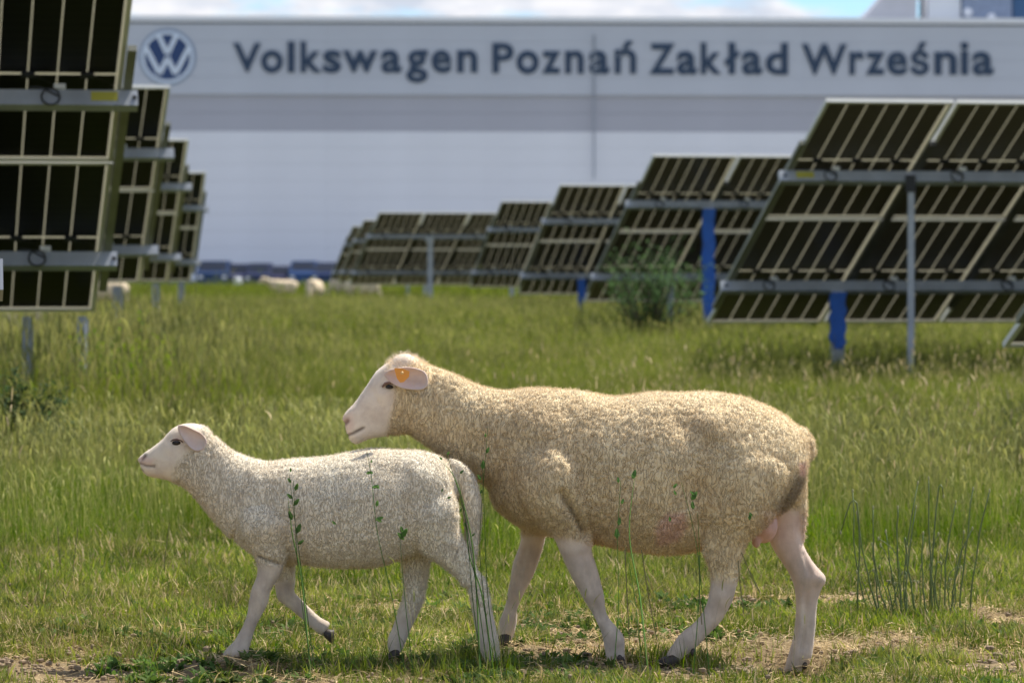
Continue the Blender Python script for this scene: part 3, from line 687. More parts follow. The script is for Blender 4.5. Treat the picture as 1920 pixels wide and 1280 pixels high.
m_hoof = pmat('horn_hoof', (.045, .032, .025), .55, var=.4, vscale=60)
m_eye = pmat('dark_eye', (.012, .008, .006), .06)
m_lid = pmat('dark_eyelid', (.10, .06, .05), .7)
def earmat(name, col, rim):
    m = bpy.data.materials.new(name); m.use_nodes = True; t = m.node_tree; b = t.nodes['Principled BSDF']
    b.inputs['Roughness'].default_value = .75; b.inputs['Specular IOR Level'].default_value = .2
    tc = N(t, 'ShaderNodeTexCoord'); n_ = N(t, 'ShaderNodeTexNoise', inp={'Scale': 45, 'Detail': 4}); t.links.new(tc.outputs['Object'], n_.inputs['Vector'])
    x = N(t, 'ShaderNodeMix', data_type='RGBA'); x.inputs[6].default_value = (*col, 1); x.inputs[7].default_value = (*rim, 1)
    t.links.new(n_.outputs['Fac'], x.inputs['Factor']); t.links.new(x.outputs[2], b.inputs['Base Color'])
    tr = N(t, 'ShaderNodeBsdfTranslucent'); tr.inputs[0].default_value = (.85, .62, .52, 1); s = N(t, 'ShaderNodeMixShader', inp={0: .15})
    t.links.new(b.outputs[0], s.inputs[1]); t.links.new(tr.outputs[0], s.inputs[2]); t.links.new(s.outputs[0], t.nodes['Material Output'].inputs[0]); return m
m_ear = earmat('pink_ear_skin', (.68, .50, .43), (.82, .72, .63))

def hoof(root, px, py, y, org, tilt=0, s=1.0, face=1):
    s *= .86
    """cloven hoof: two claws, toe pointing left in the photo"""
    p = P(px, py, y); hf = MB()
    for sy in (-1, 1):
        vs = []; n = 10
        for zi, (hx, cx, hy, z) in enumerate(((.030, -.008, .0135, 0), (.026, -.003, .0125, .018), (.020, .005, .011, .036), (.012, .008, .008, .046))):
            for k in range(n):
                a = 2 * math.pi * k / n; xx = cx + hx * math.cos(a) - (.004 if math.cos(a) < -.5 and zi == 0 else 0); vs.append(Vector((xx, sy * .0145 + hy * math.sin(a), z)) * s)
        fs = [(i * n + k, i * n + (k + 1) % n, (i + 1) * n + (k + 1) % n, (i + 1) * n + k) for i in range(3) for k in range(n)] + [tuple(range(n))[::-1], tuple(3 * n + k for k in range(n))]
        M = Matrix.Rotation(tilt, 4, 'Y'); hf.add([p + M @ v - org for v in vs], fs)
    return hf.build('hoof', m_hoof, root, smooth=True)

def build_sheep(spec):
    D = spec['D']; org = spec['org']
    mb = MB()
    for secs in spec['lofts']: loft(mb, dens(secs, 4), D)
    for c, r_ in spec.get('balls', []): mb.ellipsoid(c, r_, 20, 14)
    me = remeshed(mb, spec['voxel'], spec['smooth'])
    co, no, wool = finish_body(me, D, spec['bare'], spec['darks'], spec['pinks'], spec['grooves'], spec['amp'], 1, spec['seed'])
    fibre_mat = spec['fmat']; fl = fibres(me, co, no, wool, spec['nf'], spec['flen'], spec['fwid'], np.random.default_rng(spec['seed']), spec.get('crown', 0))
    root = empty(spec['name'], org, spec['label'], 'sheep')
    me.transform(Matrix.Translation(-org)); fl.transform(Matrix.Translation(-org))
    body = link('body', me, spec['mat'], root); tag(link('fleece', fl, fibre_mat, root), kind='stuff')
    return root, body

# --- ewe
D1 = 10.5; NE, FE = -.10, .10
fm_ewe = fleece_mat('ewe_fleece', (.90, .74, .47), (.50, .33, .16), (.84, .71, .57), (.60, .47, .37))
ewe_torso = [(915, 800, 915, 890, .03), (925, 762, 923, 942, .075), (945, 740, 945, 966, .115), (980, 730, 980, 988, .14), (1020, 726, 1020, 1001, .155), (1080, 731, 1080, 1011, .17),
             (1140, 742, 1140, 1022, .185), (1200, 739, 1200, 1033, .195), (1260, 736, 1260, 1037, .195), (1310, 735, 1310, 1030, .19), (1360, 739, 1360, 1000, .18),
             (1410, 749, 1410, 985, .165), (1450, 767, 1450, 968, .15), (1482, 790, 1480, 945, .125), (1506, 812, 1503, 905, .085), (1519, 832, 1514, 868, .03)]
ewe_neck = [(776, 672, 762, 806, .065), (800, 683, 785, 824, .078), (845, 698, 828, 854, .088), (890, 719, 878, 888, .10), (935, 733, 918, 915, .12), (975, 735, 960, 955, .125)]
ewe_head = [(641, 786, 648, 803, .016), (646, 776, 655, 823, .030), (656, 766, 668, 832, .037), (670, 748, 690, 823, .042), (688, 722, 715, 819, .049), (706, 696, 745, 814, .058),
            (726, 681, 775, 810, .068), (752, 672, 800, 800, .074), (778, 676, 812, 775, .068), (792, 690, 812, 750, .045)]
poll = [(730, 682, 740, 700, .03), (744, 666, 754, 700, .044), (764, 663, 770, 700, .048), (785, 673, 787, 705, .042)]
e_sh_n = pathlimb([(990, 790, 22, -.02), (1000, 830, 52, NE + .025), (1030, 890, 62, NE - .025), (1060, 955, 52, NE - .02), (1076, 1000, 38, NE), (1080, 1035, 29, NE)], NE)
e_ff_n = limb([(1042, 1108, 1005), (1051, 1109, 1034), (1063, 1120, 1063), (1078, 1127, 1093), (1093, 1132, 1120), (1106, 1137, 1142), (1115, 1143, 1160), (1127, 1161, 1182), (1132, 1170, 1206), (1135, 1172, 1228), (1140, 1174, 1246)], NE, .8)
e_sh_f = pathlimb([(985, 800, 22, .02), (990, 840, 52, FE - .03), (1000, 910, 58, FE), (1003, 965, 40, FE)], FE)
e_ff_f = limb([(972, 1030, 970), (978, 1026, 995), (973, 1019, 1025), (962, 1010, 1054), (957, 998, 1084), (952, 981, 1114), (946, 972, 1137), (936, 969, 1165), (932, 963, 1187), (936, 958, 1204)], FE + .05, .8)
e_th_n = pathlimb([(1385, 780, 20, -.02), (1385, 815, 55, NE + .035), (1390, 880, 90, NE), (1376, 950, 76, NE - .005), (1358, 1000, 48, NE), (1356, 1040, 35, NE), (1358, 1078, 26, NE), (1353, 1112, 23, NE), (1338, 1150, 19, NE),
                   (1312, 1180, 17, NE), (1290, 1200, 19, NE), (1272, 1219, 16, NE), (1258, 1236, 13, NE)], NE, .72)
e_th_f = pathlimb([(1420, 810, 62, FE), (1440, 890, 72, FE), (1462, 950, 50, FE), ], FE, .8)
e_hl_f = limb([(1440, 1510, 900), (1440, 1507, 940), (1445, 1503, 975), (1442, 1503, 1013), (1462, 1521, 1048), (1476, 1536, 1068), (1484, 1546, 1084), (1490, 1540, 1103), (1492, 1533, 1130), (1490, 1530, 1167), (1487, 1527, 1195), (1481, 1524, 1218), (1474, 1519, 1240), (1468, 1508, 1260)], FE, .72)
tail_e = pathlimb([(1490, 815, 22, 0), (1508, 835, 19, 0), (1514, 860, 13, 0)], 0, 1.3)
butt_f = pathlimb([(1490, 880, 22, FE - .02), (1492, 930, 20, FE), (1500, 985, 10, FE), (1503, 1015, 5, FE)], FE, 1.2)
org1 = P(1220, 1245, D1); org1.z = float(zground(org1.x, org1.y))
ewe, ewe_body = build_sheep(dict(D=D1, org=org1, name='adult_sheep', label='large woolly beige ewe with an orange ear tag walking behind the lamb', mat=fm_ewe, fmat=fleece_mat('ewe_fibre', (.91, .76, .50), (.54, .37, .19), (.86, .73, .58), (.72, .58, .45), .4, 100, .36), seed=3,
    lofts=[ewe_torso, ewe_neck, ewe_head, poll, e_sh_n, e_ff_n, e_sh_f, e_ff_f, e_th_n, e_th_f, e_hl_f, tail_e, butt_f], voxel=.0052, smooth=5, crown=1, amp=.0042, nf=150000, flen=.0075, fwid=.0009,
    bare=[([(728, 690), (736, 650), (795, 645), (796, 672), (765, 684), (742, 700)], 44, 'all'), ([(600, 850), (600, 640), (716, 660), (730, 690), (742, 740), (730, 790), (722, 850)], 16, 'all'),
          ([(930, 1008), (1000, 1003), (1035, 1003), (1110, 1022), (1200, 1120), (1200, 1300), (900, 1300)], 14, 'all'),
          ([(1310, 1090), (1400, 1090), (1400, 1300), (1210, 1300), (1210, 1180)], 26, 'all'),
          ([(1400, 960), (1500, 955), (1504, 1010), (1600, 1060), (1600, 1300), (1430, 1300)], 10, 'far')],
    darks=[([(648, 817), (662, 812), (681, 802)], 5, .85), ([(644, 794), (651, 788)], 8.5, 1), ([(717, 723), (731, 728), (742, 724)], 5, .5),
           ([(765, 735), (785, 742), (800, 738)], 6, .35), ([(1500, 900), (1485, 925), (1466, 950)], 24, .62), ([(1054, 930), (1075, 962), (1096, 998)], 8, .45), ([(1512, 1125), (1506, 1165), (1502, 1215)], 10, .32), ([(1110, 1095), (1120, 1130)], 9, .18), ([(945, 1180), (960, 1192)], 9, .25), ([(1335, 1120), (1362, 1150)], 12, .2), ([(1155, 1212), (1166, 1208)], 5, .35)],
    pinks=[([(1228, 985), (1250, 962), (1284, 960), (1290, 990), (1270, 1015), (1232, 1022)], 14, .75, 'near'), ([(1494, 868), (1508, 866), (1506, 892), (1496, 890)], 8, .8, 'all'),
           ([(636, 800), (640, 780), (660, 775), (664, 800), (655, 812)], 14, .35, 'all'), ([(920, 1000), (1120, 1000), (1130, 1170), (920, 1170)], 30, .14, 'all'), ([(1430, 960), (1560, 960), (1560, 1180), (1430, 1060)], 30, .42, 'far')],
    grooves=[([(1054, 925), (1075, 960), (1097, 1000)], 9, .020, 'near'), ([(1090, 1040), (1105, 1090), (1122, 1160)], 4, .003, 'all'), ([(1512, 1110), (1508, 1160), (1503, 1215)], 4, .004, 'all'), ([(985, 1030), (975, 1080), (955, 1150)], 4, .003, 'all'), ([(1508, 1040), (1518, 1075)], 5, .004, 'all'), ([(735, 745), (722, 775), (730, 808)], 8, .003, 'all'), ([(945, 955), (980, 985), (1020, 1003)], 6, .007, 'near'), ([(811, 700), (808, 760), (812, 800)], 6, .006, 'all'),
             ([(649, 818), (662, 812), (681, 803)], 3, .004, 'all'), ([(646, 792), (650, 789)], 5, .006, 'all'), ([(717, 728), (731, 731), (745, 727)], 6, .004, 'all'),
             ([(1330, 830), (1315, 900), (1320, 985)], 12, .006, 'near'), ([(1265, 1000), (1310, 985), (1325, 960)], 8, .006, 'near'), ([(700, 735), (712, 760)], 8, .003, 'near')]))
# ear (near), cupped leaf pointing forward; the tag hangs in it
ear_pts = spline([(803, 712), (797, 697), (780, 690), (760, 688), (740, 691), (726, 695), (720, 702), (727, 712), (739, 721), (752, 727), (768, 730), (786, 731), (800, 726)], 3)
yo = lambda x, y: -.070 - .045 * (803 - x) / 83 * (1.6 - (803 - x) / 83)
er_ = shift(leafshape(ear_pts, D1, yo, .005, .016), org1).build('ear', m_ear, ewe, smooth=True)
ear2 = spline([(800, 705), (785, 680), (765, 674), (745, 680), (735, 690), (745, 700), (765, 708), (785, 712)], 3)
shift(leafshape(ear2, D1, lambda x, y: .10 + .03 * (800 - x) / 65, .005, -.01), org1).build('ear', m_ear, ewe, smooth=True)
tg = MB(); tp = [(739, 690), (753, 690), (768, 696), (767, 706), (757, 716), (750, 717), (744, 709)]
ty = -.136
tg.add([P(x, y, D1 + ty) for x, y in tp] + [P(x, y, D1 + ty + .003) for x, y in tp], [tuple(range(7))[::-1], tuple(range(7, 14))] + [(k, (k + 1) % 7, 7 + (k + 1) % 7, 7 + k) for k in range(7)])
tag_o = shift(tg, org1).build('ear_tag', pmat('orange_plastic', (.92, .36, .05), .4), ewe)
shift(MB().ellipsoid(P(754, 699, D1 + ty), (.005, .005, .005)), org1).build('tag_rivet', pmat('pale_orange', (.9, .55, .2), .4), tag_o, smooth=True)
shift(MB().ellipsoid(P(731, 725, D1 - .0605), (.0125, .008, .0062)), org1).build('eye', m_eye, ewe, smooth=True)
shift(MB().ellipsoid(P(730, 724, D1 + .052), (.010, .009, .0075)), org1).build('eye', m_eye, ewe, smooth=True)
shift(MB().tube([P(717, 725, D1 - .056), P(722, 719, D1 - .062), P(731, 717, D1 - .065), P(740, 720, D1 - .064), P(745, 726, D1 - .062)], [.002, .004, .0045, .004, .002], 6), org1).build('eyelid', pmat('brown_eyelid', (.22, .13, .10), .8), ewe, smooth=True)
ud = MB(); ud.ellipsoid(P(1431, 984, D1 - .01), (.040, .065, .050), 20, 14); ud.ellipsoid(P(1418, 1012, D1 - .05), (.014, .013, .02), 12, 8); ud.ellipsoid(P(1418, 1014, D1 + .04), (.013, .012, .02), 12, 8)
me = remeshed(ud, .005, 5); me.transform(Matrix.Translation(-org1)); me.polygons.foreach_set('use_smooth', [True] * len(me.polygons))
link('udder', me, pmat('udder_skin', (.60, .36, .29), .7, var=.12, vscale=25, bump=.2, bscale=60), ewe)
for px, py, y, tl in ((1157, 1257, 10.40, 0), (944, 1211, 10.65, 0), (1250, 1251, 10.40, .5), (1487, 1273, 10.60, 0)): hoof(ewe, px, py, y, org1, tl)
for px, py, y in ((1162, 1234, 10.37), (1300, 1222, 10.37), (1509, 1247, 10.58)):
    shift(MB().ellipsoid(P(px, py, y), (.008, .007, .011)), org1).build('dewclaw', m_hoof, ewe, smooth=True)

# --- lamb
D2 = 10.35; NL, FL = -.062, .062
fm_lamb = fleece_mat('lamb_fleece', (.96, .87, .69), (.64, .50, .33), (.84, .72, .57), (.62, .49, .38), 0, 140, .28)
lamb_torso = [(432, 930, 436, 985, .03), (440, 905, 442, 1008, .06), (456, 880, 458, 1026, .08), (478, 868, 480, 1040, .095), (505, 866, 505, 1047, .103), (545, 860, 545, 1053, .112), (606, 856, 606, 1061, .122),
              (660, 846, 660, 1065, .126), (704, 841, 704, 1062, .126), (745, 842, 745, 1050, .12), (790, 846, 790, 1038, .112), (824, 856, 824, 1020, .10), (842, 868, 841, 1000, .08), (854, 886, 852, 965, .05), (861, 905, 859, 940, .02)]
lamb_neck = [(384, 797, 330, 903, .045), (402, 815, 350, 917, .052), (428, 838, 376, 942, .058), (462, 857, 400, 975, .068), (498, 866, 432, 1008, .082)]
lamb_head = [(258, 861, 262, 868, .010), (262, 856, 268, 884, .019), (272, 848, 280, 893, .025), (288, 837, 297, 896, .031), (306, 822, 318, 901, .037), (322, 804, 342, 908, .043), (340, 795, 364, 906, .048), (362, 793, 382, 894, .048), (384, 799, 396, 872, .040), (396, 812, 404, 850, .028)]
l_sh_n = pathlimb([(484, 900, 14, -.01), (490, 932, 38, NL + .02), (498, 985, 46, NL - .015), (508, 1030, 34, NL - .005), (508, 1060, 25, NL)], NL, .75)
l_ff_n = limb([(482, 537, 1040), (482, 527, 1075), (472, 508, 1105), (466, 502, 1130), (462, 489, 1155), (453, 478, 1178), (444, 472, 1197), (430, 468, 1210), (420, 466, 1222), (416, 462, 1230)], NL, .85)
l_sh_f = pathlimb([(490, 910, 14, .01), (500, 945, 36, FL - .02), (515, 1020, 34, FL), (528, 1060, 24, FL), (534, 1095, 19, FL), (536, 1116, 17, FL), (550, 1128, 14, FL), (574, 1150, 12.5, FL), (594, 1168, 13, FL), (612, 1179, 14, FL)], FL, .85)
l_th_n = pathlimb([(812, 885, 16, -.01), (808, 915, 44, NL + .02), (810, 960, 52, NL), (820, 1005, 44, NL), (850, 1040, 30, NL), (872, 1068, 23, NL), (886, 1090, 19, NL), ], NL, .72)
l_hl_n = pathlimb([(893, 1078, 10), (894, 1092, 17), (900, 1120, 18), (905, 1150, 18), (911, 1180, 19), (917, 1208, 19), (922, 1230, 16), (924, 1244, 12)], NL, .85)
l_th_f = pathlimb([(790, 930, 50, FL), (785, 990, 44, FL), (778, 1040, 30, FL), (778, 1080, 23, FL), (776, 1118, 20, FL), (764, 1150, 18, FL), (752, 1180, 16, FL), (742, 1205, 16, FL), (740, 1222, 12, FL)], FL, .85)
tail_l = pathlimb([(838, 868, 10, .0), (858, 880, 15, .0), (874, 900, 17, .0), (883, 932, 17, -.01), (886, 980, 16, -.01), (884, 1030, 12, -.01), (881, 1074, 7, -.01)], 0, 1.0)
org2 = P(640, 1240, D2); org2.z = float(zground(org2.x, org2.y))
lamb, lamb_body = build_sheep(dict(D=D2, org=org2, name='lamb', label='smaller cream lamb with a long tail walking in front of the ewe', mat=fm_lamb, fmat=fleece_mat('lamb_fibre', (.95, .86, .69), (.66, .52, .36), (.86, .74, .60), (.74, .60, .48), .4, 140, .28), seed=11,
    lofts=[lamb_torso, lamb_neck, lamb_head, l_sh_n, l_ff_n, l_sh_f, l_th_n, l_hl_n, l_th_f, tail_l], voxel=.0044, smooth=4, amp=.0024, nf=110000, flen=.0055, fwid=.0008,
    bare=[([(230, 920), (230, 780), (320, 780), (375, 790), (372, 830), (345, 850), (325, 875), (318, 920)], 24, 'all'),
          ([(420, 1062), (560, 1062), (600, 1300), (380, 1300)], 20, 'near'), ([(500, 1090), (660, 1090), (660, 1300), (500, 1300)], 20, 'far'),
          ([(700, 1150), (960, 1150), (960, 1300), (700, 1300)], 60, 'all')],
    darks=[([(263, 868), (275, 873), (289, 874)], 4, .85), ([(267, 860), (272, 855)], 6.5, 1), ([(264, 878), (268, 882)], 3, .5), ([(346, 837), (358, 838), (370, 846)], 3, .3),
           ([(484, 1043), (500, 1049), (524, 1057)], 4, .7), ([(850, 1052), (858, 1030)], 4, .5)],
    pinks=[([(258, 858), (272, 855), (290, 862), (284, 872), (264, 870)], 8, .45, 'all')],
    grooves=[([(400, 815), (396, 845), (392, 880)], 4, .004, 'all'), ([(263, 868), (275, 873), (289, 874)], 2.5, .003, 'all'), ([(267, 860), (271, 855)], 3.5, .004, 'all'), ([(322, 830), (330, 831), (340, 828)], 5, .003, 'all'),
             ([(484, 1043), (524, 1057)], 4, .006, 'near'), ([(545, 960), (560, 1010), (575, 1050)], 7, .008, 'near'), ([(770, 900), (762, 960), (760, 1030)], 9, .007, 'near'), ([(838, 862), (852, 905), (857, 960)], 5, .007, 'near')]))
lear = spline([(334, 798), (345, 797), (362, 804), (380, 814), (388, 828), (382, 842), (368, 846), (355, 838), (344, 825), (335, 810)], 3)
shift(leafshape(lear, D2, lambda x, y: -.044 - .028 * (386 - x) / 55 * (1.6 - (386 - x) / 55), .004, .009), org2).build('ear', m_ear, lamb, smooth=True)
lear2 = spline([(385, 812), (375, 797), (360, 794), (345, 797), (338, 806), (350, 812), (368, 818)], 3)
shift(leafshape(lear2, D2, lambda x, y: .055 + .03 * (385 - x) / 50, .004, -.006), org2).build('ear', m_ear, lamb, smooth=True)
for sy in (-1, 1):
    ey = shift(MB().ellipsoid(P(331, 830, D2 + sy * .0385), (.0125, .0075, .0068)), org2).build('eye', m_eye, lamb, smooth=True)
shift(MB().tube([P(320, 827, D2 - .041), P(325, 824, D2 - .046), P(332, 823, D2 - .048), P(339, 825, D2 - .047), P(343, 829, D2 - .045)], [.0012, .0022, .0028, .0022, .0012], 6), org2).build('eyelid', m_lid, lamb, smooth=True)
for px, py, y, tl, s in ((432, 1237, 10.29, 0, .8), (926, 1255, 10.29, 0, .8), (738, 1238, 10.41, 0, .8)): hoof(lamb, px, py, y, org2, tl, s)
hoof(lamb, 626, 1190, 10.41, org2, -1.5, .7)

# ------------------------------------------------------------------ sheep far out in the field (one shared low mesh)
def far_sheep_mesh(grazing):
    o = 10.5; mb = MB()
    loft(mb, dens(ewe_torso, 2), o, 14); 
    if grazing:
        loft(mb, dens(pathlimb([(985, 840, 75, 0), (930, 900, 60, 0), (890, 970, 48, 0), (868, 1030, 42, 0)], 0, .9), 2), o, 12)
        loft(mb, dens(pathlimb([(872, 1010, 44, 0), (850, 1070, 42, 0), (835, 1130, 26, 0), (832, 1150, 14, 0)], 0, .8), 2), o, 12)
    else:
        loft(mb, dens(ewe_neck, 2), o, 12); loft(mb, dens(ewe_head, 2), o, 12)
    for s in (e_sh_n, e_ff_n, e_sh_f, e_ff_f, e_th_n, e_th_f, e_hl_f): loft(mb, dens(s, 1), o, 8)
    for sy in (-.09, .09):
        hx, hy = (868, 1010) if grazing else (790, 712)
        mb.ellipsoid(P(hx - 8, hy, o + sy), (.05, .03, .022), 8, 6)
    me = remeshed(mb, .022, 3); me.transform(Matrix.Translation(-org1)); me.name = 'far_sheep'
    me.polygons.foreach_set('use_smooth', [True] * len(me.polygons)); return me
fs_mat = pmat('far_fleece', (.62, .50, .34), .9, var=.12, vscale=6, bump=.4, bscale=30)  # beige fleece colour of the distant sheep, slightly varied
fsm = [far_sheep_mesh(False), far_sheep_mesh(True)]
for px, topy, y, g, rz, lab in ((534, 527, 118, 0, .3, 'pale sheep side on in the far grass, widest of those by the parked vehicles'),
                                (590, 536, 96, 1, 1.35, 'far sheep facing the camera with its dark face down in the grass'),
                                (640, 531, 126, 1, .6, 'far sheep at the left foot of the farthest table'),
                                (660, 533, 112, 1, 1.8, 'far sheep, middle one of three by the low wide table'),
                                (684, 536, 108, 1, 2.6, 'far sheep, rightmost of three by the low wide table'),
                                (201, 530, 75, 1, .2, 'pale sheep under the left bank of tables beside a post'),
                                (-8, 583, 36, 0, 3.0, 'sheep cut off by the left photo edge behind the near table')):
    p = P(px, topy, y); zb = float(zground(p.x, y))
    o = link('grazing_sheep' if g else 'distant_sheep', fsm[g], fs_mat); o.location = (p.x, y, min(zb, zb)); o.rotation_euler.z = rz
    tag(o, lab, 'sheep', 'sheep far out in the field')

# ------------------------------------------------------------------ grass and weeds
def blade_mat(name, c1, c2, transl=.35, patch=.5, psc=.35, dry=(.34, .27, .13), rough=.6):
    m = bpy.data.materials.new(name); m.use_nodes = True; t = m.node_tree; b = t.nodes['Principled BSDF']
    b.inputs['Roughness'].default_value = .75; b.inputs['Specular IOR Level'].default_value = .12
    oi = N(t, 'ShaderNodeObjectInfo'); geo = N(t, 'ShaderNodeNewGeometry'); at = N(t, 'ShaderNodeAttribute', attribute_name='tint')
    n1 = N(t, 'ShaderNodeTexNoise', inp={'Scale': psc, 'Detail': 5, 'Roughness': .6}); t.links.new(geo.outputs['Position'], n1.inputs['Vector'])
    mr = N(t, 'ShaderNodeMapRange', inp={'From Min': .35, 'From Max': .68}); t.links.new(n1.outputs['Fac'], mr.inputs[0])
    x1 = N(t, 'ShaderNodeMix', data_type='RGBA'); x1.inputs[6].default_value = (*c1, 1); x1.inputs[7].default_value = (*c2, 1); t.links.new(at.outputs['Fac'], x1.inputs['Factor'])
    x2 = N(t, 'ShaderNodeMix', data_type='RGBA'); x2.inputs[7].default_value = (*dry, 1); mu = N(t, 'ShaderNodeMath', operation='MULTIPLY', inp={1: patch})
    ad = N(t, 'ShaderNodeMath', operation='MULTIPLY_ADD', inp={1: .7, 2: 0}); t.links.new(oi.outputs['Random'], ad.inputs[0])
    ad2 = N(t, 'ShaderNodeMath', operation='ADD'); t.links.new(ad.outputs[0], ad2.inputs[0]); t.links.new(mr.outputs[0], ad2.inputs[1])
    mu2 = N(t, 'ShaderNodeMath', operation='MULTIPLY'); t.links.new(ad2.outputs[0], mu.inputs[0]); mu.use_clamp = True
    t.links.new(mu.outputs[0], x2.inputs['Factor']); t.links.new(x1.outputs[2], x2.inputs[6]); n4 = N(t, 'ShaderNodeTexNoise', inp={'Scale': psc * 2.4, 'Detail': 3}); t.links.new(geo.outputs['Position'], n4.inputs['Vector']); m4 = N(t, 'ShaderNodeMapRange', inp={'From Min': .3, 'From Max': .7, 'To Min': .52, 'To Max': 1.5}); t.links.new(n4.outputs['Fac'], m4.inputs[0]); h4 = N(t, 'ShaderNodeHueSaturation'); t.links.new(m4.outputs[0], h4.inputs['Value']); t.links.new(x2.outputs[2], h4.inputs['Color']); x2 = h4; t.links.new(x2.outputs[0], b.inputs['Base Color'])
    tr = N(t, 'ShaderNodeBsdfTranslucent'); s = N(t, 'ShaderNodeMixShader', inp={0: transl}); hs = N(t, 'ShaderNodeHueSaturation', inp={'Value': 1.5, 'Saturation': 1.1})
    t.links.new(x2.outputs[0], hs.inputs['Color']); t.links.new(hs.outputs[0], tr.inputs[0])
    t.links.new(b.outputs[0], s.inputs[1]); t.links.new(tr.outputs[0], s.inputs[2]); t.links.new(s.outputs[0], t.nodes['Material Output'].inputs[0]); return m
m_g1 = blade_mat('green_grass', (.024, .085, .006), (.19, .235, .022), .4, .30, 1.1, (.30, .25, .10))
m_g2 = blade_mat('meadow_grass', (.042, .110, .005), (.130, .185, .010), .4, .12, .22, (.27, .25, .09))
m_g3 = blade_mat('soft_meadow_grass', (.080, .125, .010), (.130, .165, .018), .4, .24, .16, (.24, .23, .06))
m_dry = blade_mat('dry_straw', (.42, .32, .16), (.64, .51, .29), .2, .25, .8, (.30, .18, .09))
m_head = blade_mat('seed_head', (.15, .19, .04), (.30, .30, .10), .3, .2, .5, (.36, .28, .12))
m_head2 = blade_mat('soft_seed_head', (.15, .17, .04), (.24, .23, .08), .4, .1, .3)
m_weed = blade_mat('weed_leaf', (.022, .07, .012), (.07, .14, .025), .3, .12, 1.0)

def clump(name, blades, mats):
    """blades: list of (base, height, lean vector, width, segments, tint, matindex, kind)"""
    vs = []; fs = []; ti = []; mi = []
    for base, h, lean, w, seg, tint, m_, kind in blades:
        b = np.array(base, float); az = math.atan2(lean[1], lean[0]) + math.pi / 2 + random.uniform(-.8, .8); s = np.array([math.cos(az), math.sin(az), 0]) * w / 2; st = len(vs)
        for k in range(seg + 1):
            t = k / seg; p = b + np.array([lean[0] * t * t, lean[1] * t * t, h * t * (1 - .25 * t * (math.hypot(*lean) / max(h, 1e-3)))]); wk = (1 - t ** 2.2) if kind == 'b' else (.35 if kind == 's' else math.sin(math.pi * min(t * .85 + .12, 1)))
            if k == seg and kind != 's': vs.append(p); 
            else: vs += [p - s * wk, p + s * wk]
        for k in range(seg):
            i = st + 2 * k
            if k == seg - 1 and kind != 's': fs.append((i, i + 1, i + 2))
            else: fs.append((i, i + 1, i + 3, i + 2))
            mi.append(m_)
        ti += [tint] * (len(vs) - st)
    me = mesh(name, vs, fs); a = me.attributes.new('tint', 'FLOAT', 'POINT'); a.data.foreach_set('value', np.array(ti, float))
    for m in mats: me.materials.append(m)
    me.polygons.foreach_set('material_index', mi); me.polygons.foreach_set('use_smooth', [True] * len(me.polygons))
    return bpy.data.objects.new(name, me)
U = random.uniform
def G(s): return random.gauss(0, s)
def turf_clump(i, n, rad, h, w):
    return clump('turf_tuft', [((G(rad), G(rad), -.004), h * U(.4, 1.25), (G(h * .45), G(h * .45)), w * U(.6, 1.3), 3, random.random() ** 1.3, 0 if random.random() < .86 else 1, 'b') for _ in range(n)], [m_g1, m_dry])
def weed_clump(i):
    bl = []
    for _ in range(random.randint(10, 18)):
        a = U(0, 6.28); r_ = U(.01, .035); bl.append(((G(.006), G(.006), .002), U(.008, .03), (r_ * math.cos(a), r_ * math.sin(a)), U(.008, .016), 3, random.random(), 0, 'l'))
    return clump('weed_rosette', bl, [m_weed])
def straw_clump(i):
    bl = []
    for _ in range(22):
        a = U(0, 6.28); r_ = U(.02, .09); bl.append(((G(.05), G(.05), U(.002, .014)), U(.001, .014), (r_ * math.cos(a), r_ * math.sin(a)), U(.0018, .005), 2, random.random(), 0, 's' if random.random() < .6 else 'b'))
    return clump('straw_litter', bl, [m_dry])
def crumb_clump(i):
    mb = MB()
    for _ in range(7): mb.ellipsoid((G(.05), G(.05), U(0, .006)), (U(.003, .010), U(.003, .010), U(.002, .007)), 5, 3)
    me = mesh('soil_crumb', mb.v, mb.f); me.materials.append(m_crumb); return bpy.data.objects.new('soil_crumb', me)
m_crumb = pmat('soil_crumbs', (.26, .19, .12), .95, var=.4, vscale=30)
def tall_clump(i, n=26, rad=.05, h=.32, w=.004, heads=5, hk=1.35, mat=None):
    bl = [((G(rad), G(rad), -.01), h * U(.45, 1.1), (G(h * .28), G(h * .28)), w * U(.7, 1.3), 4, random.random(), 0, 'b') for _ in range(n)]
    for _ in range(heads):
        x, y, hh = G(rad), G(rad), h * hk * U(.75, 1.15); lx, ly = G(hh * .12), G(hh * .12); tt = U(.6, 1)
        bl.append(((x, y, -.01), hh, (lx, ly), w * .75, 4, tt, 1, 's'))
        bl.append(((x + lx, y + ly, hh * .97 - hh * .25 * math.hypot(lx, ly) / hh), U(.04, .09) * min(1, h / .26), (lx * .35 + G(.01), ly * .35 + G(.01)), w * U(1.0, 1.6), 4, random.random(), 1, 'l'))
    return clump('meadow_tuft', bl, [mat or m_g2, m_head2 if mat else m_head])
def coll(name, obs):
    c = bpy.data.collections.new(name)
    for o in obs: c.objects.link(o)
    return c
c_turf = coll('turf', [turf_clump(i, 20, .020, .050, .0040) for i in range(6)])
c_weed = coll('weed', [weed_clump(i) for i in range(5)])
c_straw = coll('straw', [straw_clump(i) for i in range(5)])
c_crumb = coll('crumb', [crumb_clump(i) for i in range(3)])
c_mid = coll('mid', [tall_clump(i, 24, .045, .16, .0042, 3, 1.6) for i in range(5)])
c_tall = coll('tall', [tall_clump(i, 48, .09, .26, .0055, 3, 1.4, m_g3) for i in range(6)])
c_far = coll('far', [tall_clump(i, 110, .33, .22, .009, 7, 1.35, m_g3) for i in range(5)])
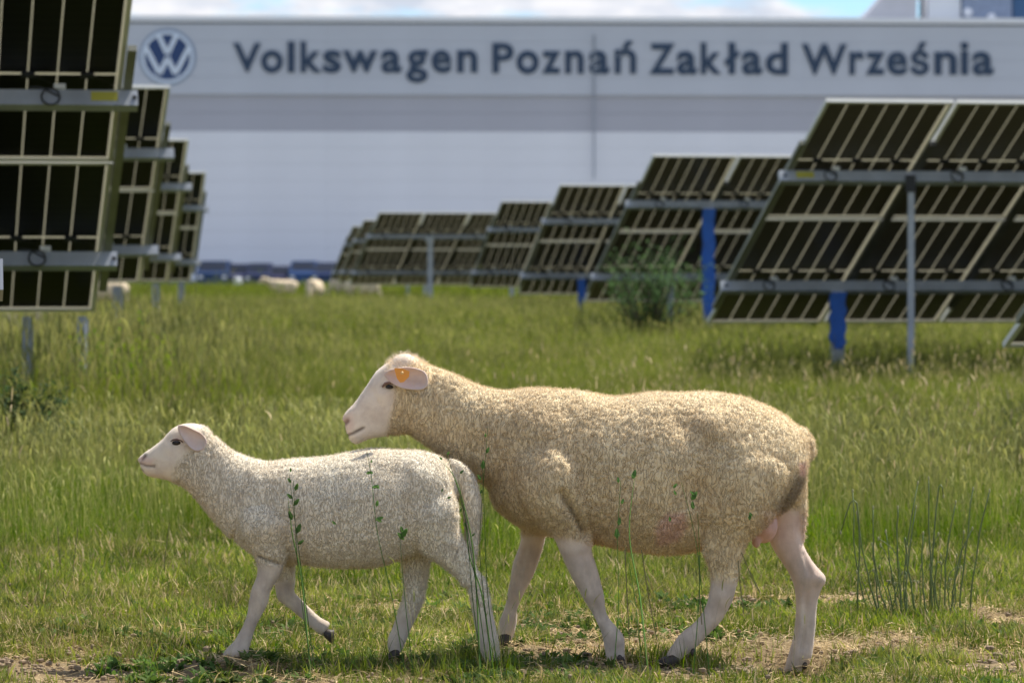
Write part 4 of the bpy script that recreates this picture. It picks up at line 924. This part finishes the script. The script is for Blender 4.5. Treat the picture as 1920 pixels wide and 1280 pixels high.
c_vfar = coll('vfar', [tall_clump(i, 130, 1.1, .12, .03, 6, 1.2, m_g3) for i in range(4)])

def scatter(name, coll_, pts, scl, label, cat):
    """one object whose geometry nodes plant clumps at its points"""
    n = len(pts); me = bpy.data.meshes.new(name); me.vertices.add(n); me.vertices.foreach_set('co', pts.ravel())
    for nm, arr in (('sz', scl), ('rz', rng.uniform(0, 6.283, n)), ('tx', rng.normal(0, .12, n))):
        a = me.attributes.new(nm, 'FLOAT', 'POINT'); a.data.foreach_set('value', arr)
    a = me.attributes.new('pick', 'INT', 'POINT'); a.data.foreach_set('value', rng.integers(0, len(coll_.objects), n).astype(np.int32))
    o = bpy.data.objects.new(name, me); C.objects.link(o); tag(o, label, cat, kind='stuff')
    g = bpy.data.node_groups.new(name, 'GeometryNodeTree')
    g.interface.new_socket('Geometry', in_out='INPUT', socket_type='NodeSocketGeometry'); g.interface.new_socket('Geometry', in_out='OUTPUT', socket_type='NodeSocketGeometry')
    gi = g.nodes.new('NodeGroupInput'); go = g.nodes.new('NodeGroupOutput')
    mp_ = g.nodes.new('GeometryNodeMeshToPoints'); ip = g.nodes.new('GeometryNodeInstanceOnPoints'); ci = g.nodes.new('GeometryNodeCollectionInfo')
    ci.inputs['Collection'].default_value = coll_; ci.inputs['Separate Children'].default_value = True; ci.inputs['Reset Children'].default_value = True
    ip.inputs['Pick Instance'].default_value = True
    def na(nm, ty='FLOAT'):
        q = g.nodes.new('GeometryNodeInputNamedAttribute'); q.data_type = ty; q.inputs['Name'].default_value = nm; return q
    s1, s2, s3, s4 = na('sz'), na('rz'), na('pick', 'INT'), na('tx')
    cx = g.nodes.new('ShaderNodeCombineXYZ'); er2 = g.nodes.new('FunctionNodeEulerToRotation'); l = g.links.new
    l(s4.outputs['Attribute'], cx.inputs['X']); l(s2.outputs['Attribute'], cx.inputs['Z']); l(cx.outputs[0], er2.inputs[0])
    l(gi.outputs[0], mp_.inputs['Mesh']); l(mp_.outputs[0], ip.inputs['Points']); l(ci.outputs[0], ip.inputs['Instance'])
    l(s3.outputs['Attribute'], ip.inputs['Instance Index']); l(er2.outputs[0], ip.inputs['Rotation']); l(s1.outputs['Attribute'], ip.inputs['Scale']); l(ip.outputs[0], go.inputs[0])
    md = o.modifiers.new('scatter', 'NODES'); md.node_group = g
    return o
def rand_wedge(y0, y1, margin, dens_):
    """uniform random points of the field between two distances, a little wider than the view"""
    wmax = .1335 * y1 + margin; n = int((y1 - y0) * 2 * wmax * dens_)
    x = rng.uniform(-wmax, wmax, n); y = rng.uniform(y0, y1, n); k = np.abs(x) < .1335 * y + margin
    return x[k], y[k]
def put(x, y, clods=True):
    z = zground(x, y); nm = (1 - smooth01((y - 14) / 6)) * smooth01((y - 7) / 1)
    return np.stack([x, y, z + ((vnoise(x, y, 9, 1) - .5) * .018 + (vnoise(x, y, 21, 2) - .5) * .012) * nm], -1)
# short turf, thinner where the soil is bare
x, y = rand_wedge(8.6, 19, 1.2, 900)
cov = vnoise(x, y, 1.6, 3) * .6 + vnoise(x, y, 5, 4) * .4 + .30 * smooth01((y - 11.3) / 2.2)
k = rng.random(len(x)) < smooth01((cov - .39) / .12) * .95 + .03
k &= rng.random(len(x)) < 1 - .55 * smooth01((y - 14) / 4); x, y = x[k], y[k]
cv = cov[k] if len(cov) == len(k) else cov
hd = np.min([np.hypot(x - b.x, (y - b.y + .09) * .8) for b in HOOF_BUMPS], 0); k = rng.random(len(x)) < .25 + .75 * smooth01((hd - .06) / .10); x, y = x[k], y[k]
scatter('short_grass', c_turf, put(x, y), rng.uniform(.55, 1.25, len(x)) * (1 + .5 * smooth01((y - 11.5) / 3)), 'patchy short green grass around the hooves of the two sheep', 'grass')
x, y = rand_wedge(8.6, 15, 1.2, 420); c_ = vnoise(x, y, 2.3, 5); k = rng.random(len(x)) < smooth01((c_ - .38) / .2); x, y = x[k], y[k]
scatter('low_weeds', c_weed, put(x, y), rng.uniform(.5, 1.5, len(x)), 'small dark green broadleaf weeds among the short grass in front', 'weeds')
x, y = rand_wedge(8.6, 15.5, 1.2, 480); c_ = vnoise(x, y, 2.0, 6); k = rng.random(len(x)) < .12 + smooth01((c_ - .40) / .25) * (1 - .75 * smooth01((y - 11.6) / 2)); x, y = x[k], y[k]
scatter('dry_straw', c_straw, put(x, y) + np.array([0, 0, .003]), rng.uniform(.6, 1.4, len(x)), 'pale dry straw lying over the bare soil in front', 'straw')
x, y = rand_wedge(8.6, 14, 1.2, 120); scatter('soil_crumbs', c_crumb, put(x, y), rng.uniform(.5, 1.6, len(x)), 'brown crumbs of soil between the blades of grass in front', 'soil')
x = np.concatenate([rng.uniform(-.52, .10, 20), rng.uniform(.15, .75, 9), rng.uniform(-1.3, -.6, 5)]); y = rng.uniform(9.92, 10.22, len(x))
scatter('foreground_grass_tufts', coll('front', [tall_clump(i, 9, .022, .13, .0026, 3, 1.9) for i in range(4)]), put(x, y), rng.uniform(.6, 1.15, len(x)), 'loose taller grass tufts in front of the legs of the sheep', 'grass')
# knee high grass behind the sheep, getting taller with distance
x, y = rand_wedge(11.6, 22, 1.5, 190); d_ = smooth01((y - 12.2 + (vnoise(x, y, .9, 7) - .5) * 3.0) / 5.0); k = rng.random(len(x)) < .06 + .94 * d_; x, y, d_ = x[k], y[k], d_[k]
scatter('ankle_high_grass', c_mid, put(x, y), rng.uniform(.6, 1.15, len(x)) * (.55 + .75 * d_), 'ankle high green grass with pale seed heads just behind the sheep', 'grass')
x, y = rand_wedge(16, 38, 2, 46); lf = smooth01((-x / y * 9 - .35) / .5) * smooth01((y - 18) / 3)
k = rng.random(len(x)) < .25 + .75 * smooth01((y - 18) / 7 + (vnoise(x, y, .5, 8) - .5)); x, y, lf = x[k], y[k], lf[k]
scatter('meadow_grass', c_tall, put(x, y), rng.uniform(.6, 1.2, len(x)) * (.65 + .25 * smooth01((y - 20) / 10) + .95 * lf), 'shin high meadow grass with seed heads in the middle of the field', 'grass')
x, y = rand_wedge(36, 92, 3, 9.5)
scatter('far_meadow_grass', c_far, put(x, y), rng.uniform(.75, 1.25, len(x)), 'meadow grass running between the two banks of solar tables', 'grass')
x, y = rand_wedge(88, 258, 6, 1.15)
scatter('farthest_meadow_grass', c_vfar, put(x, y), rng.uniform(.75, 1.2, len(x)), 'hazy green meadow grass towards the hall and its road', 'grass')

def stalk_clump(i):
    bl = []
    for _ in range(5):
        x, y, hh = G(.05), G(.05), U(.25, .48); lx, ly = G(hh * .16), G(hh * .16)
        bl.append(((x, y, -.01), hh, (lx, ly), .0032, 4, .8, 1, 's')); bl.append(((x + lx, y + ly, hh * .96), U(.03, .07), (lx * .4 + G(.008), G(.008)), U(.005, .009), 4, U(.5, 1), 0, 'l'))
    return clump('seed_stalk', bl, [m_dry, m_head])
c_stalk = coll('stalk', [stalk_clump(i) for i in range(5)])
x, y = rand_wedge(14, 30, 1.5, 6); k = rng.random(len(x)) < .12 + .88 * smooth01((vnoise(x, y, .45, 9) - .40) / .25) * smooth01((x / y + .06) / .08); x, y = x[k], y[k]
scatter('seed_stalks', c_stalk, put(x, y), rng.uniform(.7, 1.2, len(x)), 'straw coloured seed stalks standing in the meadow right of the ewe', 'grass')

# ------------------------------------------------------------------ individual plants
def leaf_quads(mb, p, d, ln, w, droop=.2):
    s = d.cross(Vector((0, 0, 1))); s = (s if s.length > .01 else Vector((1, 0, 0))).normalized() * w / 2
    m_ = p + d * ln * .5; e_ = p + d * ln + Vector((0, 0, -droop * ln)); up = Vector((0, 0, w * .12))
    mb.add([p, m_ - s, m_ - up, m_ + s, e_], [(0, 1, 2), (0, 2, 3), (1, 4, 2), (2, 4, 3)])
def bush(name, loc, n_st, h, spread, nleaf, ln, lw, label, cat, mats, seed, twig=True):
    rg = random.Random(seed); e = empty(name, loc, label, cat); st = MB(); lv = MB()
    for i in range(n_st):
        a = rg.uniform(0, 6.28); r_ = spread * rg.random() ** .6; hh = h * rg.uniform(.55, 1.05) * (1 - .35 * (r_ / spread) ** 2)
        pts = []
        for k in range(6):
            t = k / 5; pts.append(Vector((math.cos(a) * r_ * (t ** .8) + rg.gauss(0, .02 * h), math.sin(a) * r_ * (t ** .8) + rg.gauss(0, .02 * h), hh * t - (.05 if k == 0 else 0))))
        st.tube(pts, [.011 * h * (1 - .8 * k / 5) for k in range(6)], 5)
        for _ in range(nleaf):
            t = rg.uniform(.18, 1) * 4.999; k = int(t); p = pts[k].lerp(pts[k + 1], t - k); az = rg.uniform(0, 6.28); el = rg.uniform(-.2, 1.1)
            off = Vector((math.cos(az) * math.cos(el), math.sin(az) * math.cos(el), math.sin(el)))
            leaf_quads(lv, p + off * rg.uniform(0, .09 * h), off, ln * rg.uniform(.6, 1.3), lw * rg.uniform(.7, 1.3))
    st.build('stems', mats[0], e)
    lo = lv.build('foliage', mats[1], e); a = lo.data.attributes.new('tint', 'FLOAT', 'POINT'); n = len(lo.data.vertices); a.data.foreach_set('value', np.repeat(rng.random(n // 5), 5)); tag(lo, kind='stuff')
    return e
m_stem = pmat('green_stem', (.10, .12, .035), .7); m_bark = pmat('brown_twig', (.09, .065, .04), .8)
m_bush = blade_mat('bush_leaf', (.04, .095, .035), (.09, .17, .06), .3, .1, .8)
m_hw = blade_mat('dark_weed_leaf', (.025, .06, .022), (.05, .10, .032), .3, .12, .8)
def gl(px, y): x = P(px, 600, y).x; return (x, y, float(zground(x, y)))
bush('green_bush', gl(1216, 47), 34, 1.45, .80, 80, .085, .026, 'rounded dark green bush in front of the tall blue wrapped post', 'bush', (m_bark, m_bush), 1)
bush('tall_weed', gl(48, 20), 30, .60, .26, 60, .055, .022, 'dark green leafy weed clump at the left photo edge', 'weed', (m_stem, m_hw), 2)
bush('tall_weed', gl(118, 19.5), 16, .44, .18, 40, .05, .018, 'lower dark weed just right of the leafy clump at left edge', 'weed', (m_stem, m_hw), 3)
bush('tall_weed', gl(182, 25), 16, .78, .30, 34, .06, .018, 'tall weed standing under the near left table beside its post', 'weed', (m_stem, m_g2), 4)
bush('tall_weed', gl(262, 25.5), 14, .80, .28, 34, .06, .018, 'tall weed in the open right of the near left table', 'weed', (m_stem, m_g2), 5)
bush('tall_weed', gl(100, 24), 12, .62, .24, 30, .06, .018, 'mid green weed below the bottom edge of the near left table', 'weed', (m_stem, m_g2), 6)

# bare green rush stems at the right
rs = gl(1735, 11.75); rush = empty('rush_plant', rs, 'clump of bare upright dark green stems right of the ewe', 'plant')
m_rush = pmat('rush_stem', (.11, .15, .045), .5, var=.3, vscale=30)
RB = [((290, 1000), (250, 850), (225, 560)), ((325, 992), (268, 880), (241, 642)), ((345, 992), (300, 860), (296, 622)), ((372, 1000), (342, 880), (336, 712)), ((385, 1000), (375, 820), (379, 622)),
      ((440, 930), (415, 840), (408, 770)), ((470, 990), (425, 870), (444, 530)), ((486, 1000), (460, 900), (464, 718)), ((512, 930), (512, 780), (480, 512)), ((482, 960), (508, 700), (529, 580)), ((545, 995), (553, 820), (571, 602)),
      ((592, 950), (606, 800), (629, 552)), ((580, 1000), (590, 880), (628, 700)), ((634, 938), (668, 800), (684, 560)), ((400, 1000), (402, 930), (404, 880)), ((520, 990), (525, 900), (520, 830)), ((300, 1000), (286, 900), (292, 760)),
      ((215, 790), (205, 750), (188, 715)), ((360, 990), (350, 950), (352, 900)), ((556, 1110), (553, 1060), (548, 1020)), ((420, 1000), (428, 900), (440, 620)), ((500, 1000), (490, 930), (484, 840))]
for k in range(16):      # thinner shoots between the main stems
    u0 = random.uniform(290, 620); h_ = random.uniform(90, 330); u1 = u0 + (u0 - 450) * .22 + random.gauss(0, 22); RB.append(((u0, 1000 + random.uniform(-30, 40)), ((u0 + u1) / 2 + random.gauss(0, 10), 1000 - h_ / 2), (u1, 1000 - h_)))
for i, q in enumerate(RB):
    thin = .62 if i >= 22 else 1
    dy = random.uniform(-.12, .12); a, m_, b_ = [P(1500 + u / 2, 640 + v / 2, 11.75 + dy) for u, v in q]
    a.z = min(a.z, float(zground(a.x, a.y)) + .0) - .01; m_ = (a + b_) / 2 + (m_ - (a + b_) / 2) * 1.9 + Vector((random.gauss(0, .014), 0, 0)); b_.x += (b_.x - rs[0]) * .12
    pts = []; nseg = 9
    for k in range(nseg + 1):
        t = k / nseg; pts.append(a * (1 - t) ** 2 + (2 * m_ - (a + b_) / 2) * 2 * t * (1 - t) + b_ * t * t + Vector((random.gauss(0, .0015), 0, 0)) * (0 < k < nseg))
    base = Vector(rs); st = MB().tube([p - base for p in pts], [.0030 * thin * (1 - .4 * k / nseg) for k in range(nseg + 1)], 6)
    so_ = st.build('stem', m_rush, rush, smooth=True)
    tip = MB().ellipsoid(pts[-1] - base, (.0032, .0032, .007), 6, 5).build('bud', pmat('pale_bud', (.30, .30, .14), .7) if i == 0 else bpy.data.materials['pale_bud'], so_)

# slender weeds in front of the sheep
m_thin = blade_mat('thin_weed', (.10, .19, .06), (.17, .27, .10), .55, .05, 1)
def curve_pts(q, y, n=10):
    pp = [P(px, py, y + dy) for px, py, dy in [(w if len(w) == 3 else (*w, 0)) for w in q]]; out_ = []
    m = len(pp)
    for i in range(m - 1):
        p0, p1, p2, p3 = pp[max(i - 1, 0)], pp[i], pp[i + 1], pp[min(i + 2, m - 1)]
        for k in range(n): 
            t = k / n; out_.append(.5 * ((2 * p1) + (-p0 + p2) * t + (2 * p0 - 5 * p1 + 4 * p2 - p3) * t * t + (-p0 + 3 * p1 - 3 * p2 + p3) * t ** 3))
    return out_ + [pp[-1]]
def front_weed(stems, y, leaves, label, blades=(), mat=None, stemmat=None, r_=.0011):
    b0 = P(stems[0][0][0], stems[0][0][1], y); b0.z = float(zground(b0.x, b0.y)); e = empty('slender_weed', b0, label, 'weed')
    for s in stems:
        pts = curve_pts(s, y); pts[0].z = float(zground(pts[0].x, pts[0].y)) - .01
        MB().tube([p - b0 for p in pts], [r_ * (1.3 - .8 * i / len(pts)) for i in range(len(pts))], 5).build('stem', stemmat or m_thin, e)
    for (px, py, sz, ang) in leaves:
        sz *= 1.05
        p = P(px, py, y) - b0; d = Vector((math.cos(ang), random.uniform(-.25, .25), math.sin(ang))).normalized(); mb = MB()
        s = d.cross(Vector((0, 1, 0))).normalized() * sz * .24
        vs = [p, p + d * sz * .35 - s, p + d * sz * .4 + Vector((0, -.002, 0)), p + d * sz * .35 + s, p + d * sz * .8 - s * .6, p + d * sz * .8 + s * .6, p + d * sz]
        vs = vs + [v + Vector((0, .0012, 0)) for v in vs]
        f = [(0, 1, 2), (0, 2, 3), (1, 4, 2), (2, 5, 3), (2, 4, 6), (2, 6, 5)]; f = f + [tuple(i + 7 for i in t[::-1]) for t in f]
        mb.add(vs, f).build('leaf', mat or m_thin, e)
    for q in blades:
        pts = curve_pts(q, y); pts[0].z = float(zground(pts[0].x, pts[0].y)) - .01; vs = []; n = len(pts)
        for i, p in enumerate(pts):
            w = .0022 * (1 - (i / (n - 1)) ** 3) ; vs += [p - b0 + Vector((-w, 0, 0)), p - b0 + Vector((0, .0016, 0)), p - b0 + Vector((w, 0, 0))]
        MB().add(vs, [(3 * i, 3 * i + 1, 3 * i + 4, 3 * i + 3) for i in range(n - 1)] + [(3 * i + 1, 3 * i + 2, 3 * i + 5, 3 * i + 4) for i in range(n - 1)]).build('blade', mat or m_thin, e)
    return e
yf = 10.06
front_weed([[(590, 1258), (572, 1120), (556, 1000), (541, 880)], [(585, 1258), (560, 1080), (550, 900)]], yf,
           [(553, 920, .022, 1.2), (546, 905, .016, 2.2), (550, 948, .024, .9), (548, 975, .026, 1.9), (556, 1000, .028, 1.2), (558, 1020, .02, .6), (545, 885, .012, 1.6), (549, 935, .02, 2.4)],
           'slender green weed rising over the shoulder of the lamb', [[(582, 1258), (566, 1090), (548, 1000, 0), (540, 930)]])
front_weed([[(760, 1262), (735, 1120), (708, 1000), (697, 900), (688, 845)], [(775, 1262), (760, 1130), (750, 1010)]], yf,
           [(686, 887, .018, .2), (700, 887, .012, 2.9), (697, 914, .02, .3), (712, 915, .014, 2.7), (704, 975, .022, .4), (716, 978, .018, 2.6), (752, 1008, .030, 1.0), (758, 1012, .026, 2.3), (706, 950, .018, 1.4), (695, 868, .010, 1.2), (630, 983, .014, 2.4), (755, 1000, .02, 1.8)],
           'slender green weed crossing the middle of the lamb with a leaf pair at the belly')
front_weed([[(915, 1262), (893, 1100), (870, 960), (838, 852)], [(905, 1262), (886, 1120), (876, 1000), (860, 900)]], yf,
           [(838, 853, .012, 1.0), (830, 862, .012, 2.4), (862, 888, .014, .8), (828, 922, .010, 1.2), (838, 934, .012, .4), (862, 960, .012, 1.2), (875, 988, .014, 2.0), (884, 1005, .012, .7)],
           'slender weed with a long curved blade crossing the rump of the lamb', [[(900, 1262), (893, 1100), (880, 990), (852, 895), (818, 858)], [(925, 1262), (905, 1120), (880, 1040), (872, 960)]])
front_weed([[(1150, 1262), (1160, 1130), (1158, 1010), (1164, 900)], [(1205, 1262), (1190, 1120), (1172, 1020)]], yf,
           [(1186, 898, .026, 1.25), (1160, 905, .016, 1.7), (1165, 945, .016, 1.2), (1157, 1010, .028, 1.6), (1160, 985, .022, 1.4)],
           'slender weed standing in front of the ewe behind her foreleg', [[(1215, 1262), (1200, 1120), (1180, 1000), (1192, 880)]])
front_weed([[(1330, 1262), (1318, 1130), (1304, 1010), (1278, 905)], [(1300, 1262), (1312, 1090), (1308, 960)]], yf,
           [(1262, 915, .016, .9), (1268, 928, .014, 2.0), (1296, 938, .028, 1.0), (1305, 930, .02, 2.4), (1300, 955, .022, 1.7), (1256, 978, .014, 1.6), (1405, 975, .018, 1.4), (1411, 968, .014, 2.2)],
           'slender weed with a clover like leaf in front of the ewe belly')
front_weed([[(925, 1262), (905, 1100), (900, 1000), (915, 800)], [(935, 1262), (915, 1120), (908, 960), (905, 860)]], yf,
           [(905, 880, .024, 1.5), (912, 850, .018, 1.2), (902, 900, .018, 2.1), (910, 820, .012, 1.5), (900, 925, .014, 1.0)], 'slender weed between the lamb rump and the ewe chest')
m_stk = pmat('dry_stalk', (.16, .14, .06), .8)
def stalks(lines, y, label):
    b0 = P(lines[0][0][0], lines[0][0][1], y); b0.z = float(zground(b0.x, y)); e = empty('dry_stalks', b0, label, 'weed')
    for s in lines:
        pts = curve_pts(s, y, 4); MB().tube([p - b0 for p in pts], .0014, 5).build('stem', m_stk, e)
stalks([[(1120 + 60, 1200), (1176, 1120), (1172, 1030)], [(1232, 1200), (1215, 1110), (1203, 1030)], [(1316, 1170), (1312, 1110), (1311, 1040)], [(1425, 1110), (1405, 1070), (1390, 1035)], [(1395, 1150), (1388, 1100), (1384, 1050)]], 10.2, 'thin dark stalks standing below the belly of the ewe')
stalks([[(118, 1100), (112, 1050), (108, 985)], [(135, 1100), (140, 1040), (146, 990)], [(308, 1090), (309, 1050), (318, 980)]], 13, 'thin dark stalks in the short grass left of the lamb')
